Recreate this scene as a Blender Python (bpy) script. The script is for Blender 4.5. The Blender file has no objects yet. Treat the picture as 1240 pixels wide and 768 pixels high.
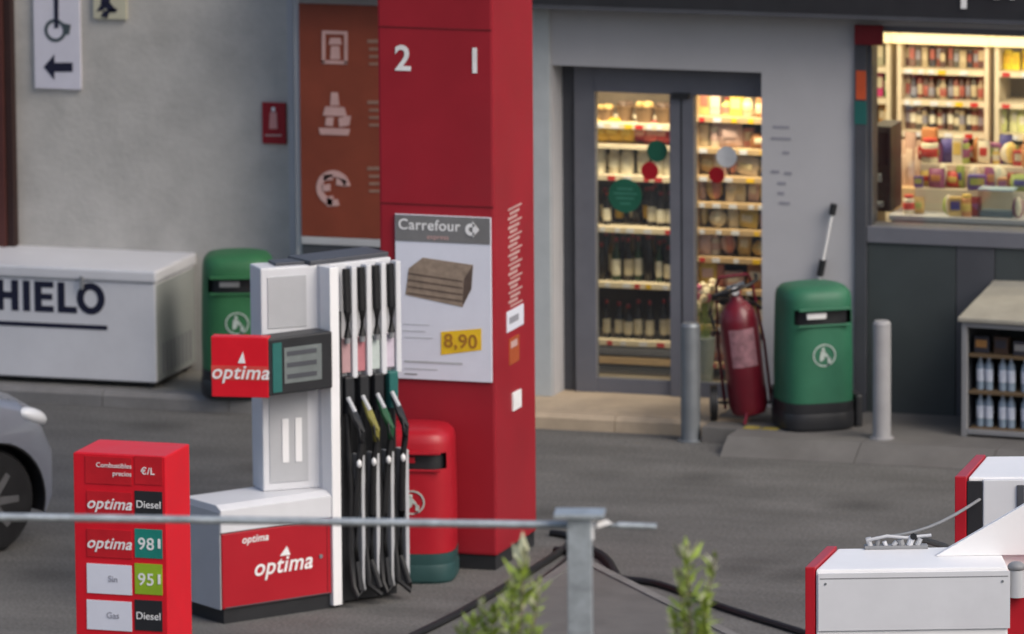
import bpy, bmesh, math, random
from mathutils import Vector, Matrix
from mathutils.geometry import tessellate_polygon
random.seed(7)
rad = math.radians
sc = bpy.context.scene
COL = sc.collection

# ------------------------------------------------------------------ camera (surveyed from the photograph)
A = rad(17.5); PI_ = rad(9.8); ROLL = rad(0.45); F = 9290.0; D = 57.0      # F in photo pixels (1240 wide)
fw = Vector((-math.sin(A)*math.cos(PI_), math.cos(A)*math.cos(PI_), -math.sin(PI_)))
r0 = Vector((math.cos(A), math.sin(A), 0)); u0 = r0.cross(fw)
RR = math.cos(ROLL)*r0 - math.sin(ROLL)*u0
UU = math.sin(ROLL)*r0 + math.cos(ROLL)*u0
CAM = Vector((0, 0, .7)) - D*fw
def ray(x, y): return fw + RR*((x-620)/F) - UU*((y-384)/F)
def oz(x, y, z=0.0):
    d = ray(x, y); return CAM + d*((z-CAM.z)/d.z)
def oy(x, y, Y=0.0):
    d = ray(x, y); return CAM + d*((Y-CAM.y)/d.y)
def od(x, y, dist): return CAM + ray(x, y)*dist
def ppm(p): return F/((Vector(p)-CAM).dot(fw))
AG = rad(17.5)

cam = bpy.data.objects.new('camera', bpy.data.cameras.new('camera')); COL.objects.link(cam)
m = Matrix((RR, UU, -fw)).transposed().to_4x4(); m.translation = CAM
cam.matrix_world = m
cam.data.sensor_width = 36; cam.data.lens = F/1240*36
cam.data.clip_start = .5; cam.data.clip_end = 2000
cam.data.dof.use_dof = True; cam.data.dof.focus_distance = 41.5
cam.data.dof.aperture_fstop = 3.6
sc.camera = cam

# ------------------------------------------------------------------ materials
MATS = {}
def mat(name, rgb, rough=.6, metal=0.0, var=.12, scale=6.0, bump=0.0, spec=.4, emit=0.0, grime=0.0, stretch=(1,1,1), coat=0.0):
    if name in MATS: return MATS[name]
    M = bpy.data.materials.new(name); M.use_nodes = True; nt = M.node_tree; N = nt.nodes; L = nt.links
    b = N['Principled BSDF']; b.inputs['Roughness'].default_value = rough; b.inputs['Metallic'].default_value = metal
    b.inputs['Specular IOR Level'].default_value = spec; b.inputs['Coat Weight'].default_value = coat
    tc = N.new('ShaderNodeTexCoord'); mp = N.new('ShaderNodeMapping'); mp.inputs['Scale'].default_value = stretch
    L.new(tc.outputs['Object'], mp.inputs['Vector'])
    nz = N.new('ShaderNodeTexNoise'); nz.inputs['Scale'].default_value = scale; nz.inputs['Detail'].default_value = 5
    nz.inputs['Roughness'].default_value = .65; L.new(mp.outputs['Vector'], nz.inputs['Vector'])
    mr = N.new('ShaderNodeMapRange'); mr.inputs[1].default_value = .3; mr.inputs[2].default_value = .7
    mr.inputs[3].default_value = 1-var; mr.inputs[4].default_value = 1+var; L.new(nz.outputs['Fac'], mr.inputs[0])
    mx = N.new('ShaderNodeMix'); mx.data_type = 'RGBA'; mx.blend_type = 'MULTIPLY'; mx.inputs[0].default_value = 1
    mx.inputs[6].default_value = (*rgb, 1); L.new(mr.outputs[0], mx.inputs[7]); out = mx.outputs[2]
    if grime:
        n2 = N.new('ShaderNodeTexNoise'); n2.inputs['Scale'].default_value = scale*.35; n2.inputs['Detail'].default_value = 8
        n2.inputs['Roughness'].default_value = .7; L.new(mp.outputs['Vector'], n2.inputs['Vector'])
        r2 = N.new('ShaderNodeMapRange'); r2.inputs[1].default_value = .5; r2.inputs[2].default_value = .75
        r2.inputs[3].default_value = 0; r2.inputs[4].default_value = grime; L.new(n2.outputs['Fac'], r2.inputs[0])
        g = N.new('ShaderNodeMix'); g.data_type = 'RGBA'; g.inputs[7].default_value = (.09, .08, .07, 1)
        L.new(r2.outputs[0], g.inputs[0]); L.new(out, g.inputs[6]); out = g.outputs[2]
    L.new(out, b.inputs['Base Color'])
    rr = N.new('ShaderNodeMapRange'); rr.inputs[3].default_value = max(.03, rough-.1); rr.inputs[4].default_value = min(1, rough+.1)
    L.new(nz.outputs['Fac'], rr.inputs[0]); L.new(rr.outputs[0], b.inputs['Roughness'])
    if bump:
        bp = N.new('ShaderNodeBump'); bp.inputs['Strength'].default_value = bump; bp.inputs['Distance'].default_value = .01
        n3 = N.new('ShaderNodeTexNoise'); n3.inputs['Scale'].default_value = scale*9; n3.inputs['Detail'].default_value = 4
        L.new(mp.outputs['Vector'], n3.inputs['Vector']); L.new(n3.outputs['Fac'], bp.inputs['Height']); L.new(bp.outputs[0], b.inputs['Normal'])
    if emit:
        L.new(out, b.inputs['Emission Color']); b.inputs['Emission Strength'].default_value = emit
    MATS[name] = M; return M

def glassmat():
    M = bpy.data.materials.new('glass'); M.use_nodes = True; nt = M.node_tree; N = nt.nodes; L = nt.links
    N.remove(N['Principled BSDF']); o = N['Material Output']
    t = N.new('ShaderNodeBsdfTransparent'); t.inputs[0].default_value = (.92, .94, .93, 1)
    g = N.new('ShaderNodeBsdfGlossy'); g.inputs['Roughness'].default_value = .02; g.inputs[0].default_value = (.9, .95, 1, 1)
    lw = N.new('ShaderNodeLayerWeight'); lw.inputs[0].default_value = .25
    mr = N.new('ShaderNodeMapRange'); mr.inputs[3].default_value = .06; mr.inputs[4].default_value = .5
    L.new(lw.outputs['Facing'], mr.inputs[0])
    x = N.new('ShaderNodeMixShader'); L.new(mr.outputs[0], x.inputs[0]); L.new(t.outputs[0], x.inputs[1]); L.new(g.outputs[0], x.inputs[2])
    L.new(x.outputs[0], o.inputs[0]); return M
GLASS = glassmat()

# streaked asphalt
def asphalt():
    M = mat('asphalt', (.124, .121, .116), .85, var=.14, scale=1.1, bump=.5, spec=.25)
    nt = M.node_tree; N = nt.nodes; L = nt.links; b = N['Principled BSDF']
    src = b.inputs['Base Color'].links[0].from_socket
    tc = N.new('ShaderNodeTexCoord')
    # fine aggregate
    n = N.new('ShaderNodeTexNoise'); n.inputs['Scale'].default_value = 45; n.inputs['Detail'].default_value = 6
    L.new(tc.outputs['Object'], n.inputs['Vector'])
    r = N.new('ShaderNodeMapRange'); r.inputs[1].default_value = .3; r.inputs[2].default_value = .7; r.inputs[3].default_value = .68; r.inputs[4].default_value = 1.35
    L.new(n.outputs['Fac'], r.inputs[0])
    x = N.new('ShaderNodeMix'); x.data_type = 'RGBA'; x.blend_type = 'MULTIPLY'; x.inputs[0].default_value = 1
    L.new(src, x.inputs[6]); L.new(r.outputs[0], x.inputs[7])
    # tyre streaks along the lane
    mp = N.new('ShaderNodeMapping'); mp.inputs['Rotation'].default_value = (0, 0, rad(-6)); mp.inputs['Scale'].default_value = (.35, 1.5, 1)
    L.new(tc.outputs['Object'], mp.inputs['Vector'])
    s = N.new('ShaderNodeTexNoise'); s.inputs['Scale'].default_value = 1.3; s.inputs['Detail'].default_value = 6; s.inputs['Roughness'].default_value = .6
    L.new(mp.outputs[0], s.inputs['Vector'])
    sr = N.new('ShaderNodeMapRange'); sr.inputs[1].default_value = .35; sr.inputs[2].default_value = .68; sr.inputs[3].default_value = .82; sr.inputs[4].default_value = 1.14
    L.new(s.outputs['Fac'], sr.inputs[0])
    y = N.new('ShaderNodeMix'); y.data_type = 'RGBA'; y.blend_type = 'MULTIPLY'; y.inputs[0].default_value = 1
    L.new(x.outputs[2], y.inputs[6]); L.new(sr.outputs[0], y.inputs[7])
    # oil drips
    v = N.new('ShaderNodeTexVoronoi'); v.inputs['Scale'].default_value = .9; L.new(tc.outputs['Object'], v.inputs['Vector'])
    vr = N.new('ShaderNodeMapRange'); vr.inputs[1].default_value = .05; vr.inputs[2].default_value = .3; vr.inputs[3].default_value = .55; vr.inputs[4].default_value = 1
    L.new(v.outputs['Distance'], vr.inputs[0])
    z = N.new('ShaderNodeMix'); z.data_type = 'RGBA'; z.blend_type = 'MULTIPLY'; z.inputs[0].default_value = .85
    L.new(y.outputs[2], z.inputs[6]); L.new(vr.outputs[0], z.inputs[7])
    L.new(z.outputs[2], b.inputs['Base Color']); return M

m_asph = asphalt()
m_pave = mat('paving_tan', (.44, .35, .25), .8, var=.12, scale=3, bump=.2, grime=.35)
m_paveg = mat('paving_grey', (.125, .12, .115), .85, var=.15, scale=3, bump=.2, grime=.4)
m_conc = mat('concrete_wall', (.46, .445, .415), .9, var=.13, scale=2.6, bump=.35, grime=.22)
m_light = mat('light_render', (.43, .43, .45), .75, var=.05, scale=1.5, bump=.05, grime=.08)
m_strip = mat('pale_metal_strip', (.44, .47, .48), .5, var=.06)
m_kerb = mat('kerb_concrete', (.20, .195, .19), .85, var=.16, scale=4, bump=.3, grime=.3)
m_brown = mat('brown_cladding', (.075, .022, .018), .6, var=.15, scale=3)
m_orange = mat('rust_orange_panel', (.20, .042, .02), .55, var=.18, scale=1.6)
m_fascia = mat('dark_fascia', (.022, .023, .027), .45, var=.1)
m_dgrey = mat('dark_grey_frame', (.062, .066, .078), .45, var=.1, scale=3)
m_mgrey = mat('mid_grey_frame', (.135, .14, .165), .5, var=.08, scale=3)
m_clad = mat('slate_cladding', (.045, .055, .058), .55, var=.12, scale=2)
m_red = mat('red_paint', (.36, .006, .016), .42, var=.08, scale=2, coat=.1, grime=.08)
m_redcol = mat('red_column_panel', (.29, .010, .02), .5, var=.12, scale=1.2, grime=.12)
m_redb = mat('bright_red_vinyl', (.62, .008, .02), .4, var=.05)
m_redseam = mat('dark_red_seam', (.15, .006, .01), .5)
m_white = mat('white_paint', (.60, .61, .64), .4, var=.05, scale=2, grime=.1)
m_whiteb = mat('clean_white_paint', (.78, .78, .79), .4, var=.04, scale=2, grime=.06)
m_wgrey = mat('light_grey_panel', (.42, .43, .45), .45, var=.06, scale=3)
m_ggrey = mat('grey_panel', (.22, .225, .235), .5, var=.08, scale=3)
m_black = mat('black_rubber', (.012, .012, .013), .5, var=.2, scale=8)
m_blackp = mat('black_plastic', (.02, .021, .024), .4, var=.1)
m_ink = mat('navy_ink', (.008, .009, .03), .6, var=.05)
m_galv = mat('galvanised_steel', (.36, .40, .43), .5, .5, var=.25, scale=14, grime=.15)
m_steel = mat('steel_post', (.22, .24, .26), .45, .5, var=.1, scale=6)
m_postw = mat('painted_pale_post', (.30, .30, .31), .6, var=.1, scale=6, grime=.2)
m_green = mat('bin_green', (.026, .135, .075), .5, var=.1, scale=5, grime=.1)
m_green2 = mat('bin_green_left', (.028, .14, .055), .5, var=.1, scale=5, grime=.1)
m_teal = mat('teal_plastic', (.02, .12, .11), .4)
m_dred = mat('extinguisher_red', (.13, .008, .018), .35, var=.15, scale=4, coat=.2)
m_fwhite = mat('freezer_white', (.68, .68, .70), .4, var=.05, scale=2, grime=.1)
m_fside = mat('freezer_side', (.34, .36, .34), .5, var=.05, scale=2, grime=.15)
m_silver = mat('silver_car_paint', (.24, .26, .31), .3, .4, var=.03, coat=.6)
m_leaf = mat('leaf_green', (.27, .36, .06), .5, var=.35, scale=20)
m_leaf2 = mat('leaf_pale', (.45, .46, .30), .6, var=.3, scale=20)
m_stem = mat('twig', (.16, .12, .08), .8)
m_lime = mat('lime_label', (.26, .42, .02), .5); m_tealp = mat('teal_label', (.01, .2, .16), .5)
m_yel = mat('yellow_label', (.75, .48, .02), .5); m_tan = mat('printed_brown', (.26, .20, .15), .7, var=.25, scale=18)
m_tan2 = mat('printed_brown_side', (.10, .07, .055), .7, var=.2, scale=18)
m_pgrey = mat('printed_grey', (.17, .17, .17), .6); m_print = mat('printed_white', (.66, .68, .76), .5, var=.03)
m_txt = mat('lettering_white', (.75, .75, .75), .5); m_txtg = mat('faint_grey_print', (.27, .27, .31), .6)
m_icon = mat('icon_pink_grey', (.50, .32, .30), .6, var=.1); m_icontext = mat('icon_text_brown', (.27, .16, .12), .6)
m_cream = mat('cream_shelf', (.66, .58, .44), .5, var=.08, scale=4)
m_wood = mat('pale_wood', (.48, .34, .19), .6, var=.15, scale=5, stretch=(1,1,6))
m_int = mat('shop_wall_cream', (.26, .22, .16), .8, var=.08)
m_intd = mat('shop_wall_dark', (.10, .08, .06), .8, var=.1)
m_floor = mat('shop_floor', (.2, .17, .13), .5, var=.1)
m_led = mat('led_strip', (1, .80, .45), .5, emit=.7, var=.0)
m_yellowp = mat('yellow_ground_paint', (.30, .24, .05), .8, var=.4, scale=9)
m_lamp = mat('headlight', (.7, .72, .75), .15, var=.0)

# ------------------------------------------------------------------ mesh helpers
class MB:
    def __init__(s): s.bm = bmesh.new(); s.mats = []
    def mi(s, M):
        if M not in s.mats: s.mats.append(M)
        return s.mats.index(M)
    def _add(s, t, M, mtx=None, smooth=False):
        if mtx is not None: bmesh.ops.transform(t, matrix=mtx, verts=t.verts)
        bmesh.ops.recalc_face_normals(t, faces=t.faces)
        i = s.mi(M); mp = {}
        for v in t.verts: mp[v] = s.bm.verts.new(v.co)
        for f in t.faces:
            try: nf = s.bm.faces.new([mp[v] for v in f.verts])
            except ValueError: continue
            nf.material_index = i; nf.smooth = smooth
        t.free(); return s
    def box(s, x0, x1, y0, y1, z0, z1, M, bev=0.0, mtx=None):
        t = bmesh.new(); bmesh.ops.create_cube(t, size=1)
        bmesh.ops.transform(t, matrix=Matrix.Translation(((x0+x1)/2, (y0+y1)/2, (z0+z1)/2)) @ Matrix.Diagonal((abs(x1-x0), abs(y1-y0), abs(z1-z0), 1)), verts=t.verts)
        if bev: bmesh.ops.bevel(t, geom=t.edges[:], offset=bev, segments=2, affect='EDGES', profile=.6)
        return s._add(t, M, mtx)
    def cyl(s, p, q, r, M, n=16, r2=None, cap=True):
        p = Vector(p); q = Vector(q); d = q-p
        t = bmesh.new(); bmesh.ops.create_cone(t, cap_ends=cap, segments=n, radius1=r, radius2=r if r2 is None else r2, depth=d.length)
        mt = Matrix.Translation((p+q)/2) @ d.to_track_quat('Z', 'Y').to_matrix().to_4x4()
        s._add(t, M, mt, True); s.bm.faces.ensure_lookup_table()
        for f in s.bm.faces:
            if len(f.verts) > 4: f.smooth = False
        return s
    def tube(s, pts, r, M, n=8):
        pts = [Vector(p) for p in pts]; t = bmesh.new(); rings = []
        for i, p in enumerate(pts):
            d = (pts[min(i+1, len(pts)-1)] - pts[max(i-1, 0)]).normalized()
            q = d.to_track_quat('Z', 'Y'); rr = r[i] if isinstance(r, (list, tuple)) else r
            rings.append([t.verts.new(p + q @ Vector((rr*math.cos(k*6.28318/n), rr*math.sin(k*6.28318/n), 0))) for k in range(n)])
        for a, b in zip(rings, rings[1:]):
            for k in range(n): t.faces.new((a[k], a[(k+1) % n], b[(k+1) % n], b[k]))
        t.faces.new(rings[0]); t.faces.new(rings[-1]); return s._add(t, M, None, True)
    def lathe(s, prof, M, n=20, mtx=None, sx=1, sy=1, mats=None, power=2.0):
        """prof [(r,z)]; mats: material per band"""
        for j in range(len(prof)-1):
            t = bmesh.new()
            def ring(r, z):
                o = []
                for k in range(n):
                    a = 2*math.pi*k/n; c, sn = math.cos(a), math.sin(a)
                    e = 2/power
                    o.append(t.verts.new((r*sx*math.copysign(abs(c)**e, c), r*sy*math.copysign(abs(sn)**e, sn), z)))
                return o
            a = ring(*prof[j]); b = ring(*prof[j+1])
            for k in range(n): t.faces.new((a[k], a[(k+1) % n], b[(k+1) % n], b[k]))
            if j == 0: t.faces.new(a)
            if j == len(prof)-2: t.faces.new(b)
            s._add_nr(t, mats[j] if mats else M, mtx)
        return s
    def _add_nr(s, t, M, mtx):
        if mtx is not None: bmesh.ops.transform(t, matrix=mtx, verts=t.verts)
        i = s.mi(M); mp = {}
        for v in t.verts: mp[v] = s.bm.verts.new(v.co)
        for f in t.faces:
            nf = s.bm.faces.new([mp[v] for v in f.verts]); nf.material_index = i; nf.smooth = True
        t.free()
    def prism(s, poly, axis, a, b, M, bev=0, mtx=None):
        """poly of 2-D points extruded along axis ('x','y','z') from a to b"""
        t = bmesh.new()
        def mk(p, w):
            return {'x': (w, p[0], p[1]), 'y': (p[0], w, p[1]), 'z': (p[0], p[1], w)}[axis]
        A_ = [t.verts.new(mk(p, a)) for p in poly]; B_ = [t.verts.new(mk(p, b)) for p in poly]
        t.faces.new(A_); t.faces.new(B_)
        for k in range(len(poly)): t.faces.new((A_[k], A_[(k+1) % len(poly)], B_[(k+1) % len(poly)], B_[k]))
        if bev: bmesh.ops.bevel(t, geom=t.edges[:], offset=bev, segments=2, affect='EDGES', profile=.6)
        return s._add(t, M, mtx)
    def hull(s, pts, M, mtx=None, bev=0):
        t = bmesh.new(); [t.verts.new(p) for p in pts]; bmesh.ops.convex_hull(t, input=t.verts)
        return s._add(t, M, mtx)
    def ball(s, c, rx, ry, rz, M, mtx=None, sub=2, jit=0):
        t = bmesh.new(); bmesh.ops.create_icosphere(t, subdivisions=sub, radius=1)
        for v in t.verts:
            k = 1 + random.uniform(-jit, jit); v.co = Vector((v.co.x*rx*k, v.co.y*ry*k, v.co.z*rz*k)) + Vector(c)
        return s._add(t, M, mtx, True)
    def build(s, name, parent=None, loc=None, rotz=0):
        me = bpy.data.meshes.new(name); bmesh.ops.remove_doubles(s.bm, verts=s.bm.verts, dist=1e-6)
        s.bm.to_mesh(me); s.bm.free()
        if any(p_.use_smooth for p_ in me.polygons): me.set_sharp_from_angle(angle=rad(42))
        for M in s.mats: me.materials.append(M)
        o = bpy.data.objects.new(name, me); COL.objects.link(o)
        if parent: o.parent = parent
        if loc is not None: o.location = loc
        o.rotation_euler.z = rotz
        return o

def tag(o, label, cat, group=None):
    o['label'] = label; o['category'] = cat
    if group: o['group'] = group
    return o
def structure(o): o['kind'] = 'structure'; return o
def thing(name, label, cat, loc=(0, 0, 0), rotz=0, group=None):
    o = bpy.data.objects.new(name, None); COL.objects.link(o); o.location = loc; o.rotation_euler.z = rotz
    o.empty_display_size = .1
    return tag(o, label, cat, group)
def kids(o): return [c for c in bpy.data.objects if c.parent == o]
def dup(o, loc, rotz, label, parent=None):
    c = o.copy(); COL.objects.link(c)
    if parent is None: c.location = loc; c.rotation_euler.z = rotz; c['label'] = label
    else: c.parent = parent
    for k in kids(o): dup(k, None, 0, None, c)
    return c
def text(body, size, M, parent, loc, name='lettering', rot=(90, 0, 0), bold=0.0, shear=0, align='CENTER', sx=1.0):
    cu = bpy.data.curves.new('t', 'FONT'); cu.body = body; cu.size = size; cu.extrude = .0015; cu.offset = bold*size
    cu.shear = shear; cu.align_x = align; cu.align_y = 'CENTER'; cu.space_character = 1.06 if bold else 1.0
    t = bpy.data.objects.new('t', cu); COL.objects.link(t)
    dg = bpy.context.evaluated_depsgraph_get(); dg.update()
    me = bpy.data.meshes.new_from_object(t.evaluated_get(dg)); bpy.data.objects.remove(t)
    me.materials.clear(); me.materials.append(M)
    o = bpy.data.objects.new(name, me); COL.objects.link(o)
    o.location = loc; o.rotation_euler = [rad(a) for a in rot]; o.scale = (sx, 1, 1)
    if parent: o.parent = parent
    return o
def ringmb(mb, cx, cz, r0_, r1_, y0, y1, M, n=28, a0=0, a1=360):
    for k in range(n):
        a = rad(a0+(a1-a0)*k/n); b = rad(a0+(a1-a0)*(k+1)/n)
        mb.prism([(cx+r0_*math.cos(a), cz+r0_*math.sin(a)), (cx+r1_*math.cos(a), cz+r1_*math.sin(a)),
                  (cx+r1_*math.cos(b), cz+r1_*math.sin(b)), (cx+r0_*math.cos(b), cz+r0_*math.sin(b))], 'y', y0, y1, M)

# ------------------------------------------------------------------ ground, pavement, embankment
g = MB(); g.box(-400, 400, -300, 400, -.5, 0, m_asph); structure(g.build('ground'))
PZ = .12
p = MB()
xk = 1.72
p.box(-30, .12, -.5, 6.5, -.2, PZ, mat('paving_left', (.27, .255, .22), .85, var=.15, scale=3, bump=.2, grime=.4), .004)
p.box(.121, xk, -.5, .45, -.2, PZ, m_pave, .004)
p.box(xk+.001, 30, -.9, .45, -.2, PZ-.004, m_paveg, .004)
structure(p.build('pavement'))
k = MB()
x = -30.0
while x < 30:                                  # kerb stones; dropped to a ramp in front of the door
    y0, y1 = (-.68, -.503) if x < xk-.5 else (-1.06, -.903)
    Mk = m_pave if 0 <= x+.5 < xk else (m_kerb if x < 0 else m_paveg)
    if x >= xk-.5: y0 -= .34
    k.prism([(y0, -.1), (y0, PZ-.035 if x < xk-.5 else .004), (y0+(.03 if x < xk-.5 else .21), PZ-.003), (y1, PZ-.003), (y1, -.1)], 'x', x, x+.994, Mk)
    x += 1.0
structure(k.build('kerb'))
yp = MB()                                      # worn yellow marks on the pavement edge under the extinguisher
for q in ((885, 905), (909, 930)):
    a = oz(q[0], 528, PZ); b = oz(q[1], 528, PZ); yp.box(a.x, b.x, -.89, -.79, PZ-.02, PZ+.001, m_yellowp)
structure(yp.build('ground_marking'))

# pointed kerbed island between the pumps
tip = oz(700, 684, 0); L1 = oz(560, 782, 0); L2 = oz(960, 815, 0)
dl = (L1-tip).normalized(); dr = (L2-tip).normalized()
la = tip+dl*7; ra = tip+dr*7
isl = MB(); isl.prism([(tip.x, tip.y), (la.x, la.y), (ra.x, ra.y)], 'z', -.1, .06, m_paveg, .0)
structure(isl.build('traffic_island'))
kb = MB()
for d, s in ((dl, 1), (dr, -1)):
    n = Vector((-d.y, d.x, 0))*s
    for i in range(9):
        a = tip+d*(.02+i*.75); b = tip+d*(.74+.02+i*.75)
        kb.hull([(q+n*w+Vector((0, 0, z))) for q in (a, b) for w, z in ((-.02, -.05), (-.02, .065), (.06, .07), (.07, -.05))], mat('island_kerb', (.17, .165, .16), .85, var=.2, scale=5, grime=.3))
structure(kb.build('island_kerb'))

# embankment the railing stands on, between the camera and the forecourt
fh = Vector((fw.x, fw.y, 0)).normalized(); cg = Vector((CAM.x, CAM.y, 0))
def cf(d, s, z): q = cg+fh*d+r0*s; return Vector((q.x, q.y, z))
e = MB()
prof = [(-8, 8.7), (0, 8.0), (10, 6.4), (22, 4.4), (28, 3.25), (32.0, 3.2), (32.4, 3.15), (32.4, -.3), (-8, -.3)]
t = bmesh.new(); rows = []
for sd in (-30, 30): rows.append([t.verts.new(cf(d, sd, z)) for d, z in prof])
for i in range(len(prof)): t.faces.new((rows[0][i], rows[0][(i+1) % len(prof)], rows[1][(i+1) % len(prof)], rows[1][i]))
t.faces.new(rows[0]); t.faces.new(rows[1])
m_soil = mat('soil', (.12, .10, .07), .95, var=.3, scale=3, bump=.6, grime=.4)
e._add(t, m_soil); structure(e.build('embankment'))

# ------------------------------------------------------------------ canopy with the numbered red column
cTL = oz(465, 683, 0); CX, CY = cTL.x, -5.68; CW, CD = .805, .90
can = thing('station_canopy', 'red square canopy column carrying the white numbers 2 and 1, beside the pump', 'canopy', (CX, CY, 0))
cm = MB()
cm.box(0, CW, 0, CD, .10, 6.29, m_redcol, .02)
cm.box(.015, CW-.015, .015, CD-.015, 0, .10, m_blackp)
column = cm.build('column', can)
sm = MB()
for zz in (oy(540, 35, CY).z, oy(540, 249, CY).z): sm = MB(); sm.box(.01, CW-.01, -.003, .02, zz-.006, zz+.006, m_redseam); sm.build('seam', column)
for ch, q in (('2', (488, 72)), ('1', (575, 75))):
    w = oy(q[0], q[1], CY); text(ch, .235, m_txt, column, (w.x-CX, -.004, w.z), 'number_'+('two' if ch == '2' else 'one'), bold=.02)
# markings of the bright right-hand face: small ticks of vertical writing, a white notice, a white plate
def colz(y): return oy(622, y, CY+.4).z
vt = MB()
for i in range(22):
    zc = colz(252+i*5.6); h = .009 if i % 3 else .006
    vt.box(CW-.01, CW+.003, .30+.04*(i % 2), .60-.05*((i*7) % 3), zc-h, zc+h, m_icon)
vt.build('writing', column)
nt_ = MB(); nt_.box(CW-.01, CW+.006, .25, .62, colz(399), colz(374), m_print, .002)
nt_.box(CW+.006, CW+.008, .3, .5, colz(390), colz(382), m_txtg); nt_.build('notice', column)
nt_ = MB(); nt_.box(CW-.01, CW+.005, .30, .52, colz(440), colz(408), mat('orange_sticker', (.35, .07, .02), .6), .002)
nt_.box(CW+.005, CW+.007, .33, .47, colz(420), colz(412), m_icon); nt_.build('sticker', column)
nt_ = MB(); nt_.box(CW-.01, CW+.012, .36, .54, colz(497), colz(475), m_txt, .003); nt_.build('plate', column)
rf = MB(); rf.box(-2.6, 1.9, -2.0, 2.6, 6.3, 6.9, m_whiteb, .02); rf.box(-2.62, 1.92, -2.05, -2.002, 6.25, 7.0, m_red); rf.build('roof', can)  # roof out of view, kept small and high so sky light reaches the walls

# poster on the column
def onc(x, y): w = oy(x, y, CY-.02); return w.x, w.z
x0, z1 = onc(478, 259); x1, _ = onc(594, 262); _, z0 = onc(540, 461); _, zh = onc(540, 294)
PS = thing('advert_poster', 'white advertising poster with dark header and brown block, fixed to the red column', 'poster', (x0, CY-.003, z0))
W = x1-x0; H = z1-z0
pm = MB(); pm.box(0, W, -.016, 0, 0, H, m_print, .003); pm.build('board', PS)
pm = MB(); pm.box(.004, W-.004, -.020, -.0165, zh-z0, H-.004, m_pgrey); hd = pm.build('header', PS)
text('Carrefour', .10, m_txt, hd, (W*.36, -.021, H-.07), bold=.01)
text('express', .05, m_icon, hd, (W*.45, -.021, H-.145))
em = MB(); ringmb(em, W*.80, H-.085, .018, .042, -.024, -.0205, m_txt, 16, 50, 310)
em.prism([(W*.80+.01, H-.14), (W*.80+.055, H-.085), (W*.80+.01, H-.03)], 'y', -.024, -.0205, m_txt); em.build('emblem', hd)
pr = MB()                                      # printed picture of a brown slatted block
def pp(x, y): a, b = onc(x, y); return (a-x0, b-z0)
pr.prism([pp(491, 357), pp(495, 325), pp(512, 312), pp(573, 321), pp(571, 345), pp(560, 372)], 'y', -.019, -.0165, m_tan)
pr.prism([pp(560, 372), pp(562, 338), pp(573, 321), pp(571, 350)], 'y', -.0205, -.0195, m_tan2)
for i in range(4):
    pr.prism([pp(494, 330+i*8), pp(494, 332+i*8), pp(560, 342+i*8), pp(560, 340+i*8)], 'y', -.0205, -.0195, m_tan2)
pr.build('picture', PS)
pt = MB(); pt.prism([pp(534, 402), pp(583, 398), pp(583, 424), pp(534, 430)], 'y', -.019, -.0165, m_yel); tg = pt.build('price_tag', PS)
a, b = pp(558, 414); text('8,90', .13, mat('price_brown', (.35, .16, .02), .6), tg, (a, -.0205, b), bold=.02)
bl = MB()
for yy, xa, xb in ((392, 488, 520), (400, 488, 515), (408, 490, 524), (438, 490, 560), (446, 490, 530), (452, 490, 505)):
    a0, b0 = pp(xa, yy); a1, b1 = pp(xb, yy+1.5); bl.box(a0, a1, -.0185, -.0165, min(b0, b1)-.004, max(b0, b1), m_pgrey if yy > 450 else m_wgrey)
bl.build('small_print', PS)

# ------------------------------------------------------------------ shop building
SB = thing('shop_building', 'pale grey station shop with a glazed sliding door, lit window and dark fascia', 'shop')
dL = oy(668, 80).x; dR = oy(922, 88).x; dT = oy(668, 79).z
wL = oy(1036, 40).x; wT = oy(1036, 30).z; wB = oy(1100, 276).z; fZ = oy(650, 6).z
XL = oy(358, 150).x
w = MB()
w.box(XL, dL, 0, .38, PZ-.1, fZ+.02, m_light)
w.box(dL, dR, 0, .38, dT, fZ+.02, m_light)
w.box(dR, wL, 0, .38, PZ-.1, fZ+.02, m_light)
w.box(wL, 9, 0, .38, wT, fZ+.02, m_light)
w.box(9, 9.4, 0, .38, PZ-.1, fZ+.02, m_light)
w.build('wall', SB)
w = MB(); sx = oy(648, 300).x; w.box(-.12, sx+.13, -.03, -.001, PZ+.0, fZ, m_strip, .004)
w.build('pilaster', SB)
w = MB(); w.box(XL, XL+.05, -.012, -.001, PZ, fZ, m_wgrey); w.build('edge_trim', SB)
w = MB(); w.box(XL, -.2, -.2, .38, fZ+.03, fZ+.75, m_light, .01)
w.box(-.199, 9.4, -.35, .38, fZ+.021, fZ+.85, m_fascia, .01); w.box(-.199, 9.4, -.358, -.351, fZ+.021, fZ+.05, m_dgrey)
fas = w.build('fascia', SB)
q = oy(1163, 0, -.36); text('per', .34, m_txt, fas, (q.x+.235, -.362, q.z+.125), bold=.02, sx=1.0)
# slate cladding under the window and its dark pilaster
cl = MB()
xa = wL+.0; pil = oy(1050, 300).x
cl.box(xa, pil, -.03, .3, PZ-.05, wT, m_dgrey, .004)
cl.build('pilaster', SB)
pn = MB(); px_ = [pil+.002, oy(1158, 300).x, oy(1205, 300).x, 5.4, 6.4, 7.4, 9.0]
for i, (a, b) in enumerate(zip(px_, px_[1:])):
    pn.box(a, b-.006, 0, .2, PZ-.05, wB-.12, m_clad if i != 1 else m_dgrey, .004)
pn.box(pil+.002, 9.0, -.02, .25, wB-.118, wB, m_mgrey, .006)
pn.build('cladding', SB)
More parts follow.
